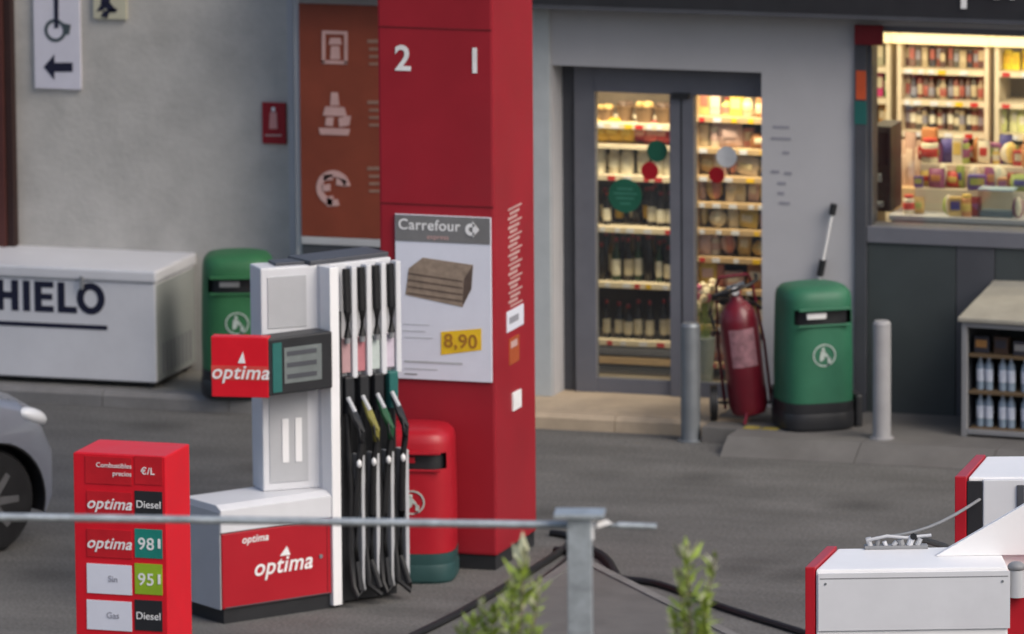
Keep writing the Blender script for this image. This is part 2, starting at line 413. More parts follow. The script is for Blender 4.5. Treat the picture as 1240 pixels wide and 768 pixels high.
# window
wn = MB(); wn.box(pil+.002, 9, .02, .1, wT-.05, wT-.001, m_mgrey); wn.box(pil+.0, pil+.03, .02, .1, wB, wT-.05, m_dgrey)
wn.box(6.4, 6.45, .02, .1, wB, wT-.05, m_dgrey); wf = wn.build('window', SB)
wn = MB(); wn.box(pil+.03, 6.4, .055, .061, wB, wT-.05, GLASS); wn.build('pane', wf)
wn = MB(); wn.box(6.45, 9, .055, .061, wB, wT-.05, GLASS); wn.build('pane', wf)
q = oy(1035, 30, -.06); q2 = oy(1069, 55, -.06)
st = MB(); st.box(q.x, q2.x, -.075, -.035, q2.z, q.z, mat('dark_red_sign', (.16, .006, .012), .5), .004); st.build('red_plate', wf)
st = MB(); a = oy(1038, 85, 0); b = oy(1050, 120, 0); st.box(a.x, b.x, -.036, -.031, b.z, a.z, mat('orange_notice', (.55, .09, .03), .5))
a = oy(1036, 122, 0); b = oy(1051, 150, 0); st.box(a.x, b.x, -.036, -.031, b.z, a.z, m_teal); st.build('notice', wf)

# sliding door in its reveal
DY = .24
dr_ = MB(); DLx = dL+.002; DRx = dR-.002
fx = oy(690, 300, DY).x
f1 = oy(722, 300, DY).x; mu0 = oy(813, 300, DY).x; mu1 = oy(842, 300, DY).x; g2 = oy(921, 300, DY).x
topg = oy(760, 112, DY).z; botg = PZ+.06
dr_.box(DLx, f1-.16, DY+.02, DY+.10, PZ, dT-.002, m_dgrey)
dr_.box(f1-.159, f1, DY-.02, DY+.06, PZ, dT-.002, m_mgrey, .004)
dr_.box(f1+.001, DRx, DY-.03, DY+.08, topg, dT-.002, m_mgrey, .004)
dr_.box(mu0, mu1, DY-.04, DY+.06, PZ, topg-.001, m_mgrey, .004)
dr_.box((mu0+mu1)/2-.006, (mu0+mu1)/2+.006, DY-.043, DY-.039, PZ, topg, m_blackp)
dr_.box(f1+.001, mu0-.001, DY-.01, DY+.04, PZ, botg+.05, m_mgrey)
dr_.box(mu1+.001, DRx, DY-.01, DY+.04, PZ, botg+.05, m_mgrey)
sdoor = dr_.build('door', SB)
sm = MB(); sm.box(mu0+.03, mu1-.02, DY-.09, DY-.041, topg-.02, topg+.02, m_blackp, .004); sm.build('sensor', sdoor)
for a, b in ((f1+.001, mu0-.001), (mu1+.001, DRx)):
    gl = MB(); gl.box(a, b, DY+.012, DY+.018, botg+.05, topg-.001, GLASS); gl.build('pane', sdoor)
# stickers on the glass
def disc(cx, cy, rpx, Y, M, name, parent, th=.004, n=32):
    c = oy(cx, cy, Y); r = rpx/ppm(c); d = MB(); d.cyl((c.x, Y, c.z), (c.x, Y-th, c.z), r, M, n); return d.build(name, parent)
SY = DY+.011
m_stg = mat('sticker_green', (.012, .10, .06), .5); m_str = mat('sticker_red', (.36, .004, .012), .5)
d1 = disc(757, 237, 21, SY, m_stg, 'sticker', sdoor)
mk = MB(); c = oy(757, 237, SY-.005)
for dz, ww in ((.05, .06), (.015, .09), (-.02, .07), (-.06, .04)): mk.box(c.x-ww, c.x+ww, SY-.007, SY-.005, c.z+dz-.006, c.z+dz+.006, mat('sticker_mark', (.05, .2, .14), .5))
mk.build('mark', d1)
disc(796, 183, 13, SY, m_stg, 'sticker', sdoor); disc(787, 207, 11, SY-.005, m_str, 'sticker', sdoor)
disc(868, 212, 10, SY, m_str, 'sticker', sdoor); disc(880, 190, 13, SY-.005, m_txt, 'sticker', sdoor)

# faint notices on the wall
for xx, yy, wd in ((936, 152, 20), (934, 166, 24), (948, 183, 8), (934, 206, 10), (950, 208, 9), (942, 220, 10), (942, 232, 8), (944, 244, 13)):
    a = oy(xx, yy); b = oy(xx+wd, yy+4); nb = MB(); nb.box(a.x, b.x, -.004, -.0005, b.z, a.z, m_txtg); nb.build('writing', SB)

# interior shell
IB = MB()
IB.box(XL, 9.4, 6, 6.2, 0, 3.6, m_int); IB.box(XL, XL+.15, .381, 6, 0, 3.6, m_int); IB.box(9.25, 9.4, .381, 6, 0, 3.6, m_int)
IB.box(XL, 9.4, .381, 6.2, 3.25, 3.5, m_int)
IB.box(oy(1033,150,2.3).x-.1, oy(1033,150,2.3).x, 1.7, 3.2, PZ, 3.24, m_int)
IB.build('interior_wall', SB)
fl = MB(); fl.box(XL, 9.4, .452, 6, PZ-.1, PZ-.002, m_floor); fl.build('interior_floor', SB)

# ------------------------------------------------------------------ goods: one mesh each
def col(rgb, r=.5): return mat('c_%d_%d_%d' % tuple(int(v*1000) for v in rgb), rgb, r, var=.1, scale=12)
BOT = {}
def bottle_mesh(h, r, body, label, cap):
    b = MB()
    pr = [(r*.9, 0), (r, h*.02), (r, h*.12), (r*1.02, h*.125), (r*1.02, h*.5), (r, h*.505), (r, h*.62), (r*.42, h*.76), (r*.36, h*.9), (r*.42, h*.905), (r*.42, h)]
    mm = [body, body, body, label, label, body, body, body, body, cap]
    b.lathe(pr, body, 12, mats=mm); return b
def goods(kind, X, Y, Z, wd, ht, c1, c2, name, label, cat, group, rz=0):
    key = (kind, round(wd, 2), round(ht, 2), c1.name, c2.name, name)
    if key in BOT:
        o = BOT[key].copy(); COL.objects.link(o)
    else:
        b = MB()
        if kind == 'bottle': b = bottle_mesh(ht, wd/2, c1, c2, col((.3, .03, .03)))
        elif kind == 'box':
            b.box(-wd/2, wd/2, -wd*.3, wd*.3, 0, ht, c1, .006); b.box(-wd*.38, wd*.38, -wd*.3-.003, -wd*.3, ht*.35, ht*.8, c2)
        elif kind == 'bag':
            t = bmesh.new(); bmesh.ops.create_cube(t, size=1); bmesh.ops.subdivide_edges(t, edges=t.edges[:], cuts=4, use_grid_fill=True)
            for v in t.verts:
                u, vv = v.co.x*2, v.co.z*2; k_ = (1-u**4)*(1-vv**4)
                v.co = Vector((v.co.x*wd*(1-.06*vv*vv), v.co.y*wd*.5*(k_*.9+.1)+random.uniform(-.006, .006), (v.co.z+.5)*ht))
            b._add(t, c1, None, True); b.box(-wd*.3, wd*.3, -wd*.3, -wd*.12, ht*.35, ht*.7, c2, .01)
        elif kind == 'jar':
            r = wd/2; b.lathe([(r*.9, 0), (r, .01), (r, ht*.25), (r*1.02, ht*.26), (r*1.02, ht*.62), (r, ht*.63), (r, ht*.78), (r*.75, ht*.85), (r*.8, ht*.86), (r*.8, ht)], c1, 12, mats=[c1, c1, c1, c2, c2, c1, c1, c1, c2])
        elif kind == 'loaf':
            b.ball((0, 0, ht/2), wd/2, wd*.32, ht/2, c1, jit=.06); b.ball((wd*.1, -.02, ht*.55), wd*.3, wd*.25, ht*.5, c2, jit=.06)
        elif kind == 'flowers':
            b.cyl((0, 0, 0), (0, 0, ht*.45), wd*.2, col((.25, .3, .3)), 10, wd*.3)
            for i in range(16):
                a = i*2.4; rr = wd*.45*math.sqrt((i+.5)/16)
                cc = c1 if i % 3 else c2
                b.cyl((rr*.2*math.cos(a), rr*.2*math.sin(a), ht*.4), (rr*math.cos(a), rr*math.sin(a), ht*.8), .004, m_leaf, 5)
                b.ball((rr*math.cos(a), rr*math.sin(a), ht*(.72+.25*random.random())), wd*.14, wd*.14, wd*.12, cc, sub=1, jit=.2)
        elif kind == 'basket':
            b.lathe([(wd*.36, 0), (wd*.46, ht*.6), (wd*.5, ht*.62), (wd*.5, ht*.68), (wd*.4, ht*.68)], c1, 14)
            for i in range(8):
                a = i*.785; b.ball((wd*.28*math.cos(a), wd*.28*math.sin(a), ht*.72), wd*.16, wd*.16, wd*.16, c2, sub=1, jit=.15)
        o = b.build(name); BOT[key] = o
    o.location = (X+random.uniform(-.008, .008), Y+random.uniform(-.02, .03), Z); o.rotation_euler.z = rz + random.uniform(-.2, .2)
    o.scale = (random.uniform(.85, 1.12), 1, random.uniform(.8, 1.12))
    return tag(o, label, cat, group)

m_redd0 = mat('tag_red', (.5, .03, .03), .5)
def shelf_unit(name, label, x0, x1, Y0, Y1, zs, ztop, Mb, Mf, group=None, led=False):
    T = thing(name, label, 'shelf', (x0, Y0, PZ-.002), 0, group)
    rt = random.Random(int(x0*100))
    f = MB(); f.box(0, .035, 0, Y1-Y0, 0, ztop-PZ, Mf, .003); f.box(x1-x0-.035, x1-x0, 0, Y1-Y0, 0, ztop-PZ, Mf, .003)
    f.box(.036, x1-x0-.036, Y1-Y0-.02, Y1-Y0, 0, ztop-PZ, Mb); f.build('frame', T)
    for z in zs:
        b = MB(); b.box(.036, x1-x0-.036, 0, Y1-Y0-.021, z-PZ-.042, z-PZ, Mf, .002); xt = .06
        while xt < x1-x0-.12:
            w_t = rt.choice([.04, .06]); b.box(xt, xt+w_t, -.004, -.0005, z-PZ-.038, z-PZ-.006, rt.choice([m_print, m_yel, m_redd0, m_print])); xt += w_t+rt.uniform(.02, .12)
        sh = b.build('shelf_board', T)
        if led:
            b = MB(); b.box(.06, x1-x0-.06, .02, .035, z-PZ-.045, z-PZ-.032, m_led); b.build('light_strip', sh)
    return T
# drinks shelving behind the left glass
S1 = 1.0
def sz(x, y, Y): return oy(x, y, Y).z
a = oy(690, 300, S1).x; b = oy(826, 300, S1).x
zs = [sz(770, y, S1) for y in (213, 276, 343, 413)]
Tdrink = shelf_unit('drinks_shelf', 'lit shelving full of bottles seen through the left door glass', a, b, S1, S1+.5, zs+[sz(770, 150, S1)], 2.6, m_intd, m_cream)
dw = MB(); zb = PZ; zt = zs[3]-.05
hh = (zt-zb)
for i in range(3):
    dw.box(.04, b-a-.04, -.01, .3, .0+hh*i/3+.01, hh*(i+1)/3-.008, [m_dgrey, m_wood, m_mgrey][i], .004)
dw.build('drawer', Tdrink)
cb = col((.02, .016, .014), .2); cg_ = col((.02, .05, .02), .2); cw = col((.62, .56, .42)); cw2 = col((.75, .72, .6)); cy = col((.62, .38, .02)); cr = col((.4, .02, .02))
def row(xs, Y, z, kind, wd, ht, c1, c2, name, label, cat, group, dx=.0):
    for i, xx in enumerate(xs):
        X = oy(xx, 300, Y).x
        goods(kind, X, Y, z, wd, ht, c1[i % len(c1)], c2[i % len(c2)], name, label, cat, group)
YB = S1+.12
row([729, 746, 762, 780, 797, 811], YB, zs[0], 'jar', .10, .20, [cw2, cw, cw2], [cw2], 'white_jar', 'white jar on the upper drinks shelf behind the left door glass', 'jar', 'white jars on the upper drinks shelf')
row([735, 790, 801, 812], YB, zs[1], 'bottle', .075, .30, [cb], [cw2], 'wine_bottle', 'dark bottle with large white label on the second drinks shelf', 'bottle', 'white labelled bottles on the second shelf')
row([728, 747, 760, 772, 786, 799, 811], YB, zs[2], 'bottle', .07, .33, [cb, cg_], [cb, cw2, cw, cw2], 'wine_bottle', 'dark wine bottle on the third drinks shelf behind the door', 'bottle', 'wine bottles on the third shelf')
row([735, 748, 761, 774, 788, 802, 813], YB, zs[3], 'bottle', .07, .30, [cb], [cw], 'wine_bottle', 'black bottle with pale label on the lowest drinks shelf', 'bottle', 'black bottles on the lowest shelf')
YC = S1+.26
row([733, 741, 752, 766, 773, 785, 794, 806], YC, zs[1], 'bottle', .07, .31, [cb, col((.09, .05, .02), .25), cb], [cw, cb, cy], 'wine_bottle', 'dark bottle in the back row of the second drinks shelf', 'bottle', 'back row of bottles on the second drinks shelf')
row([729, 739, 749, 757, 765, 773, 783, 792, 800, 809], YC, zs[0], 'bottle', .06, .25, [col((.12, .07, .03), .3), cb, cg_], [cw2, cw, cb], 'wine_bottle', 'bottle in the back row of the upper drinks shelf', 'bottle', 'back row of bottles on the upper drinks shelf')
row([733, 744, 754, 767, 780, 792, 805], YC, zs[2], 'bottle', .07, .33, [cb, col((.2, .12, .03), .25)], [cb, cw], 'wine_bottle', 'bottle in the back row of the third drinks shelf', 'bottle', 'back row of bottles on the third drinks shelf')
row([730, 745, 760], YB, sz(770, 172, S1)-.02, 'bag', .13, .17, [cy], [col((.75, .55, .1))], 'snack_bag', 'yellow snack bag near the top of the left door glass', 'snack bag', 'yellow snack bags behind the left door glass')
row([776, 790, 805], YB, sz(770, 172, S1)-.02, 'bag', .14, .16, [cr, col((.5, .08, .06))], [col((.6, .3, .25))], 'snack_bag', 'red snack bag near the top of the left door glass', 'snack bag', 'red snack bags behind the left door glass')
for o_ in [o for o in COL.objects if o.name.startswith('snack_bag')]: o_.location.z = sz(770, 150, S1) if False else o_.location.z
tb = MB(); tb.box(.04, b-a-.04, .0, .4, sz(770, 173, S1)-PZ-.05, sz(770, 173, S1)-PZ-.022, m_cream); tb.build('shelf_board', Tdrink)
row([733, 757, 781, 805], YB, sz(770, 150, S1), 'basket', .15, .16, [col((.2, .12, .06))], [col((.5, .34, .12)), col((.1, .06, .04))], 'basket', 'wicker basket on the topmost shelf behind the left door glass', 'basket', 'baskets on the top shelf')

# snack and bread stand behind the right glass
S2 = .95
a = oy(838, 300, S2).x; b = oy(944, 300, S2).x
z2 = [sz(880, y, S2) for y in (142, 180, 214, 246, 278, 312, 350, 395, 440)]
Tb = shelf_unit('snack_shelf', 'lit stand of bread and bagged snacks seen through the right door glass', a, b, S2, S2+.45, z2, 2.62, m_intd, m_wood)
Y2 = S2+.10
clut = [col((.62, .52, .30)), col((.68, .60, .42)), col((.55, .38, .14)), col((.7, .62, .5)), col((.5, .2, .15)), col((.6, .42, .38)), col((.35, .16, .06)), col((.5, .5, .18)), col((.08, .07, .06)), col((.6, .45, .1))]
lvl = ['topmost', 'second', 'third', 'fourth', 'fifth', 'sixth', 'seventh', 'eighth', 'lowest']
for r_, z in enumerate(z2):
    xx = 846.0
    while xx < 938:
        kd = random.choice(['bag', 'bag', 'loaf', 'box', 'jar', 'loaf'] if r_ > 1 else ['bottle', 'box', 'bag', 'jar'])
        w_ = random.choice([.07, .10, .14, .17]); w_ = min(w_, .09) if kd in ('bottle', 'jar', 'box') else w_
        nm = {'bag': 'snack_bag', 'loaf': 'bread_loaf', 'box': 'carton', 'jar': 'jar', 'bottle': 'small_bottle'}[kd]
        dn = {'bag': 'snack bag', 'loaf': 'bread loaf', 'box': 'carton', 'jar': 'jar', 'bottle': 'slim bottle'}[kd]
        pl_ = [0, 1, 2, 3, 5, 7, 9] if r_ in (2, 3, 4, 5) else [4, 5, 6, 8, 3, 9, 7, 1]
        o_g = goods(kd, oy(xx+w_*80, 300, Y2).x, Y2, z, w_, random.choice([.14, .17, .19]), clut[random.choice(pl_)], clut[random.choice([1, 3, 5, 0, 4])], nm,
              '%s on the %s shelf behind the right door glass' % (dn, lvl[r_]), dn, '%ss on the %s shelf behind the right glass' % (dn, lvl[r_]))
        if kd in ('bag', 'loaf'): o_g.rotation_euler.y = random.uniform(-.12, .12)
        xx += w_*150
goods('flowers', oy(853, 300, .75).x, .75, PZ, .30, .78, col((.7, .62, .45)), col((.45, .1, .2)), 'flower_bucket', 'bucket of pale flowers just inside the right door glass', 'flowers', None)

cbr = [col((.55, .38, .14)), col((.62, .48, .22)), col((.5, .27, .08))]
# wall shelving seen through the window
S3 = 2.3
def X3(x): return oy(x, 150, S3).x
ztop = sz(1140, 47, S3)
wz = [sz(1140, y, S3) for y in (84, 122, 160, 200)]
for nm, xa, xb, lab in (('wall_shelf', 1040, 1078, 'narrow lit wall shelf at the left end of the shop window'), ('wall_shelf', 1086, 1197, 'wide lit wall shelf of small packets in the middle of the window'), ('wall_shelf', 1204, 1330, 'lit wall shelf with yellow packs at the right of the window')):
    a, b = X3(xa), X3(xb)
    T = shelf_unit(nm, lab, a, b, S3, S3+.4, wz, ztop+.03, m_int, m_cream)
    hd = MB(); hd.box(-.02, b-a+.02, -.06, .1, ztop-PZ-.035, ztop-PZ+.03, m_led); hd.build('light_strip', T)
Y3 = S3+.12
pal = [col((.08, .05, .045)), col((.2, .06, .045)), col((.04, .045, .06)), col((.38, .31, .2)), col((.09, .09, .075)), col((.16, .1, .08))]
pal2 = [col((.5, .42, .28)), col((.35, .1, .08)), col((.25, .25, .3))]
xs = [1094+i*7.4+random.uniform(-1.5, 1.5) for i in range(13)]
for r_, (kind, ht, g_) in enumerate((('box', .16, 'upper'), ('bottle', .2, 'middle'), ('jar', .18, 'lower'), ('box', .12, 'bottom'))):
    for i, xx in enumerate(xs):
        goods(kind, X3(xx), Y3, wz[r_], .05, ht, pal[(i*5+r_*3) % 6], (pal2 if r_ < 2 else [cw2, cw, pal2[2]])[(i+r_) % 3], {'box': 'packet', 'bottle': 'small_bottle', 'jar': 'jar'}[kind],
              'small %s on the %s board of the wide window shelf' % ({'box': 'packet', 'bottle': 'bottle', 'jar': 'jar'}[kind], g_), {'box': 'packet', 'bottle': 'bottle', 'jar': 'jar'}[kind], 'goods on the %s board of the wide window shelf' % g_)
for r_, c_ in enumerate(([col((.4, .4, .3))], [col((.05, .2, .05)), col((.55, .05, .2))], [col((.7, .35, .04)), col((.5, .25, .05))])):
    for i, xx in enumerate((1053, 1062, 1071)):
        goods('box', X3(xx), Y3, wz[r_], .05, .17, c_[i % len(c_)], cw, 'carton', 'coloured carton on board %s of the narrow window shelf' % ('one', 'two', 'three')[r_], 'carton', 'cartons on board %s of the narrow shelf' % ('one', 'two', 'three')[r_])
row([1213, 1222, 1231, 1240], Y3, wz[0], 'box', .055, .15, [col((.72, .55, .03))], [cy], 'packet', 'yellow packet high on the right window shelf', 'packet', 'yellow packets on the right window shelf')
row([1214, 1226, 1238], Y3, wz[2], 'bag', .08, .2, [col((.65, .7, .3)), col((.7, .72, .4))], [cw2], 'snack_bag', 'pale green bag on the right window shelf', 'snack bag', 'pale green bags on the right window shelf')
row([1212, 1223, 1234], Y3, wz[3], 'box', .06, .15, [col((.6, .25, .05)), col((.55, .45, .1))], [cw], 'packet', 'orange packet low on the right window shelf', 'packet', 'orange packets low on the right window shelf')

# counter inside the window
cz = sz(1140, 262, .45)
ct = thing('shop_counter', 'long pale counter running just inside the lit window', 'counter', (pil+.05, .42, PZ))
b = MB(); b.box(0, 5, 0, .6, cz-PZ-.04, cz-PZ, m_wgrey, .004); b.build('counter_top', ct)
b = MB(); b.box(.02, 4.98, .03, .58, 0, cz-PZ-.041, m_mgrey); b.build('counter_base', ct)
def Xc(x, Y=.65): return oy(x, 230, Y).x
# coffee machine / till seen from behind
cmn = thing('coffee_machine', 'tall black coffee machine at the left end of the window counter', 'machine', (Xc(1056, .6), .55, cz))
b = MB(); W_ = Xc(1086, .6)-Xc(1052, .6)-.06; hM = sz(1070, 152, .6)-cz
b.box(0, W_, 0, .34, 0, hM, m_blackp, .012); b.build('body', cmn)
b = MB(); b.box(.02, W_-.02, -.006, 0, hM*.55, hM*.93, mat('dark_screen', (.015, .015, .02), .15), .002); b.build('screen', cmn)
b = MB(); b.box(.05, W_-.05, -.05, 0, hM*.06, hM*.12, m_steel, .004); b.cyl((W_/2, -.03, hM*.45), (W_/2, -.03, hM*.36), .016, m_steel, 10); b.build('drip_tray', cmn)
# step rack with small goods
rk = thing('counter_rack', 'stepped cream rack loaded with sweets on the counter', 'rack', (Xc(1108), .60, cz))
b = MB(); WR = Xc(1260)-Xc(1108)
b.box(0, WR, .20, .36, 0, .33, m_cream, .003); b.box(0, WR, .05, .199, 0, .17, m_cream, .003); b.build('step', rk)
cc = [col((.5, .06, .05)), col((.1, .09, .28)), col((.72, .68, .5)), col((.35, .42, .12)), col((.7, .5, .14)), col((.55, .25, .1)), col((.68, .6, .46)), col((.3, .1, .2))]
for i in range(18):
    goods(['bag', 'box', 'jar', 'bag', 'loaf'][i % 5], Xc(1113+i*7.8+random.uniform(-3, 3), .9), .88+random.uniform(-.04, .08), cz+.33, .08+.03*(i % 3), .13+.09*((i*7) % 4)/3, cc[(i*5) % 8], cc[(i*3+2) % 8], 'sweet_packet', 'coloured sweet packet on the upper step of the counter rack', 'sweets', 'sweets on the upper step of the rack')
for i in range(16):
    goods(['box', 'bag', 'bag', 'loaf'][i % 4], Xc(1114+i*8.6+random.uniform(-3, 3), .72), .72+random.uniform(-.03, .03), cz+.17, .07+.035*(i % 3), .10+.08*((i*5) % 4)/3, cc[(i*3+1) % 8], cc[(i*5+3) % 8], 'sweet_packet', 'coloured sweet packet on the lower step of the counter rack', 'sweets', 'sweets on the lower step of the rack')
for i, (xx, c1) in enumerate(((1100, cw), (1110, cbr[0]), (1148, m_leaf), (1158, cbr[0]), (1170, cc[5]), (1180, col((.3, .04, .04))), (1232, cc[7]))):
    goods(['jar', 'bag', 'loaf', 'box'][i % 4], Xc(xx, .5), .5, cz, .085, .15, c1, cc[(i*3) % 8], 'counter_item', 'small treat standing at the front edge of the window counter', 'treats', 'treats at the front edge of the counter')
gb = thing('display_case', 'small clear blue tinted display case on the window counter', 'display case', (Xc(1186, .5), .46, cz))
b = MB(); b.box(0, .26, 0, .005, 0, .2, GLASS); b.box(0, .005, .006, .14, 0, .2, GLASS); b.box(.255, .26, .006, .14, 0, .2, GLASS); b.build('pane', gb)
b = MB(); b.box(-.003, .263, -.003, .143, .2, .215, mat('blue_lid', (.3, .42, .5), .4), .003); b.build('lid', gb)
b = MB(); b.box(.01, .25, .02, .13, .002, .05, mat('blue_tray', (.15, .22, .28), .4), .01); b.build('tray', gb)
rb = goods('loaf', Xc(1150, .8), .76, cz+.17, .11, .1, col((.5, .03, .03)), col((.4, .03, .05)), 'ball', 'shiny red round packet beside the purple one on the rack', 'sweets', None)
# beige hanging bags
row([1094, 1103, 1112], 1.35, sz(1100, 225, 1.35), 'bag', .09, .4, [col((.48, .33, .24)), col((.4, .26, .2))], [col((.55, .42, .32))], 'paper_bag', 'beige paper bag hanging beside the black coffee machine', 'bag', 'beige bags beside the coffee machine')
b = MB(); zz = sz(1100, 225, 1.35); b.box(Xc(1088, 1.35), Xc(1120, 1.35), 1.25, 1.45, PZ-.001, zz, m_wood, .005); tag(b.build('side_cabinet'), 'wooden cabinet under the beige bags inside the window', 'cabinet')

# ------------------------------------------------------------------ orange panel, left wall
LW = .34
lw = thing('concrete_wall', 'bare grey concrete wall behind the ice chest with a brown end pier', 'wall', (0, LW, 0))
b = MB(); b.box(-9, XL-.002, 0, .3, PZ-.1, 4.2, m_conc); b.build('wall_face', lw)
xb_ = oy(13, 150, LW-.12).x
b = MB(); b.box(xb_-.6, xb_-.06, -.12, -.001, PZ, 4.2, m_brown, .004); b.box(xb_-.058, xb_, -.09, -.001, PZ, 4.2, mat('dark_brown', (.03, .012, .01), .6)); b.build('pier', lw)
b = MB(); xq = oy(350, 150, LW).x; b.box(xq+.0, xq+.05, -.02, -.001, PZ, 4.2, m_light); b.build('edge_trim', lw)
OP = thing('service_panel', 'rust orange service panel with three pale pictograms beside the red column', 'sign')
a = oy(362, 4, -.03); b0 = oy(465, 290, -.03)
ZB, ZT = b0.z, a.z
b = MB(); b.box(a.x, a.x+1.35, -.04, -.003, ZB, ZT, m_orange, .004); b.build('board', OP)
b = MB(); b.box(a.x, a.x+1.35, -.03, -.003, PZ, ZB-.06, m_dgrey, .004); b.box(a.x, a.x+1.35, -.045, -.003, ZB-.058, ZB-.002, m_wgrey, .004); b.build('base_panel', OP)
def o2(x, y): w_ = oy(x, y, -.041); return w_.x, w_.z
def opoly(mb, pts, M, y0=-.045): mb.prism([o2(*p) for p in pts], 'y', y0, -.0405, M)
b = MB()   # figure inside a square
for P in ([(390, 37), (421, 38), (421, 42), (390, 41)], [(390, 41), (394, 41), (394, 76), (390, 76)], [(417, 42), (421, 42), (421, 77), (417, 77)], [(390, 73), (421, 74), (421, 78), (390, 77)],
          [(400, 46), (412, 46), (414, 54), (398, 54)], [(401, 56), (411, 56), (412, 72), (400, 72)]): opoly(b, P, m_icon, -.045-.0004*len(b.mats))
b.build('pictogram', OP)
b = MB()   # pointing hand over a cup
for P in ([(401, 112), (409, 112), (411, 128), (400, 128)], [(394, 129), (417, 130), (420, 141), (391, 140)], [(395, 142), (404, 142), (403, 153), (394, 152)], [(410, 143), (425, 140), (423, 152), (411, 154)], [(386, 155), (424, 156), (422, 164), (388, 163)]): opoly(b, P, m_icon)
b.build('pictogram', OP)
b = MB(); cx_, cz_ = o2(404, 228)
ringmb(b, cx_, cz_, .085, .135, -.045, -.0405, m_icon, 26, 10, 290)
for P in ([(392, 212), (403, 211), (403, 218), (392, 219)], [(390, 224), (400, 223), (400, 231), (390, 232)], [(396, 238), (404, 237), (402, 250), (396, 250)], [(408, 214), (420, 219), (418, 226), (407, 224)]): opoly(b, P, m_icon)
b.build('pictogram', OP)
for yy in (50, 124, 204):
    b = MB()
    opoly(b, [(445, yy-2), (470, yy-2), (470, yy+2), (445, yy+2)], m_icontext)
    for j in range(3): opoly(b, [(447, yy+8+j*9), (472, yy+8+j*9), (472, yy+11+j*9), (447, yy+11+j*9)], m_icontext)
    b.build('writing', OP)

# signs on the concrete wall
YS = LW-.03
def sgn(name, label, cat, x0, y0, x1, y1, M):
    a = oy(x0, y0, YS); b_ = oy(x1, y1, YS); T = thing(name, label, cat, (a.x, YS, b_.z))
    m_ = MB(); m_.box(0, b_.x-a.x, 0, .028, 0, a.z-b_.z, M, .003); m_.build('board', T)
    return T, (lambda x, y: (oy(x, y, YS).x-a.x, oy(x, y, YS).z-b_.z))
T, L_ = sgn('direction_sign', 'tall white sign with a ring symbol above a black left arrow', 'sign', 39, -60, 98, 109, mat('sign_white', (.62, .61, .68), .5, var=.04))
b = MB(); b.prism([L_(53, 81), L_(66, 66), (L_(66, 66)[0], L_(66, 76)[1]), L_(88, 76), L_(88, 87), L_(66, 87), L_(66, 97)], 'y', -.003, -.0005, m_ink); b.build('arrow', T)
b = MB(); c = L_(67, 37); ringmb(b, c[0], c[1], .062, .088, -.003, -.0005, mat('sign_slate', (.05, .07, .08), .6), 28)
b.prism([L_(65, -30), L_(71, -30), L_(71, 34), L_(66, 34)], 'y', -.0045, -.0032, m_ink); b.prism([L_(76, 28), L_(86, 30), L_(84, 42), L_(77, 42)], 'y', -.0045, -.0032, mat('sign_slate', (.05, .07, .08), .6)); b.build('symbol', T)
T, L_ = sgn('running_man_sign', 'small cream sign with a black running figure high on the concrete wall', 'sign', 112, -40, 153, 24, mat('sign_cream', (.50, .48, .36), .5, var=.04))
b = MB()
for P in ([(125, -20), (135, -20), (133, 4), (122, 6)], [(122, 5), (133, 3), (140, 11), (134, 15)], [(122, 6), (128, 8), (125, 13), (117, 14)], [(126, 13), (134, 12), (130, 22), (122, 20)], [(133, 11), (142, 10), (141, 15), (133, 15)]):
    b.prism([L_(*p) for p in P], 'y', -.003-.0003*len(P), -.0005, m_ink)
b.build('figure', T)
T, L_ = sgn('extinguisher_sign', 'small dark red fire extinguisher sign beside the orange panel', 'sign', 317, 124, 346, 175, mat('sign_red', (.28, .006, .014), .5, var=.04))
b = MB(); b.prism([L_(327, 136), L_(335, 136), L_(336, 156), L_(326, 156)], 'y', -.003, -.0005, mat('sign_pink', (.6, .28, .26), .5)); b.prism([L_(329, 130), L_(333, 130), L_(333, 135), L_(329, 135)], 'y', -.003, -.0005, m_txt)
b.prism([L_(321, 163), L_(341, 163), L_(341, 165), L_(321, 165)], 'y', -.003, -.0005, m_icon); b.build('symbol', T)

# ------------------------------------------------------------------ ice chest
q = oz(190, 464, PZ+.05)
FW, FD = 1.75, .88
s1 = ppm(q); FH = .90
IC = thing('ice_chest', 'white chest freezer lettered HIELO in navy, against the concrete wall', 'freezer', (q.x-FW, q.y, PZ))
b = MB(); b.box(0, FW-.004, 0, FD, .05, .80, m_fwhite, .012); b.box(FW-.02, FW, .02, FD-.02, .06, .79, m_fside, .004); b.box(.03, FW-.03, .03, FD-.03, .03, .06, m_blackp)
body = b.build('body', IC)
b = MB(); b.box(-.012, FW+.012, -.018, FD+.01, .806, .90, m_fwhite, .02); b.box(.01, FW-.01, .01, FD-.01, .798, .81, m_ggrey); lid = b.build('lid', IC)
lx = oy(100, 326, q.y).x-(q.x-FW)
b = MB(); b.box(lx-.014, lx+.014, -.036, -.019, .74, .84, m_ggrey, .004); b.build('latch', lid)
b = MB()
for i in range(8): b.box(FW, FW+.006, .12+i*.085, .12+i*.085+.04, .10, .33, m_ggrey)
b.box(FW-.001, FW+.004, .09, .82, .08, .36, m_fside); b.build('vent_grille', body)
for fx_ in (.08, FW-.08):
    for fy in (.08, FD-.08):
        b = MB(); b.cyl((fx_, fy, 0), (fx_, fy, .04), .03, m_blackp, 12); b.build('foot', IC)
zt_, zb_ = oy(60, 341, q.y).z-PZ, oy(60, 378, q.y).z-PZ
def lxx(x_): return oy(x_, 362, q.y).x-(q.x-FW)
def letter(rects, name='letter'):
    b_ = MB()
    for k_, (xa_, xb_2, fa, fb) in enumerate(rects): b_.box(lxx(xa_), lxx(xb_2), -.003-.0002*k_, .002, zb_+(zt_-zb_)*fa, zb_+(zt_-zb_)*fb, m_ink)
    b_.build(name, body)
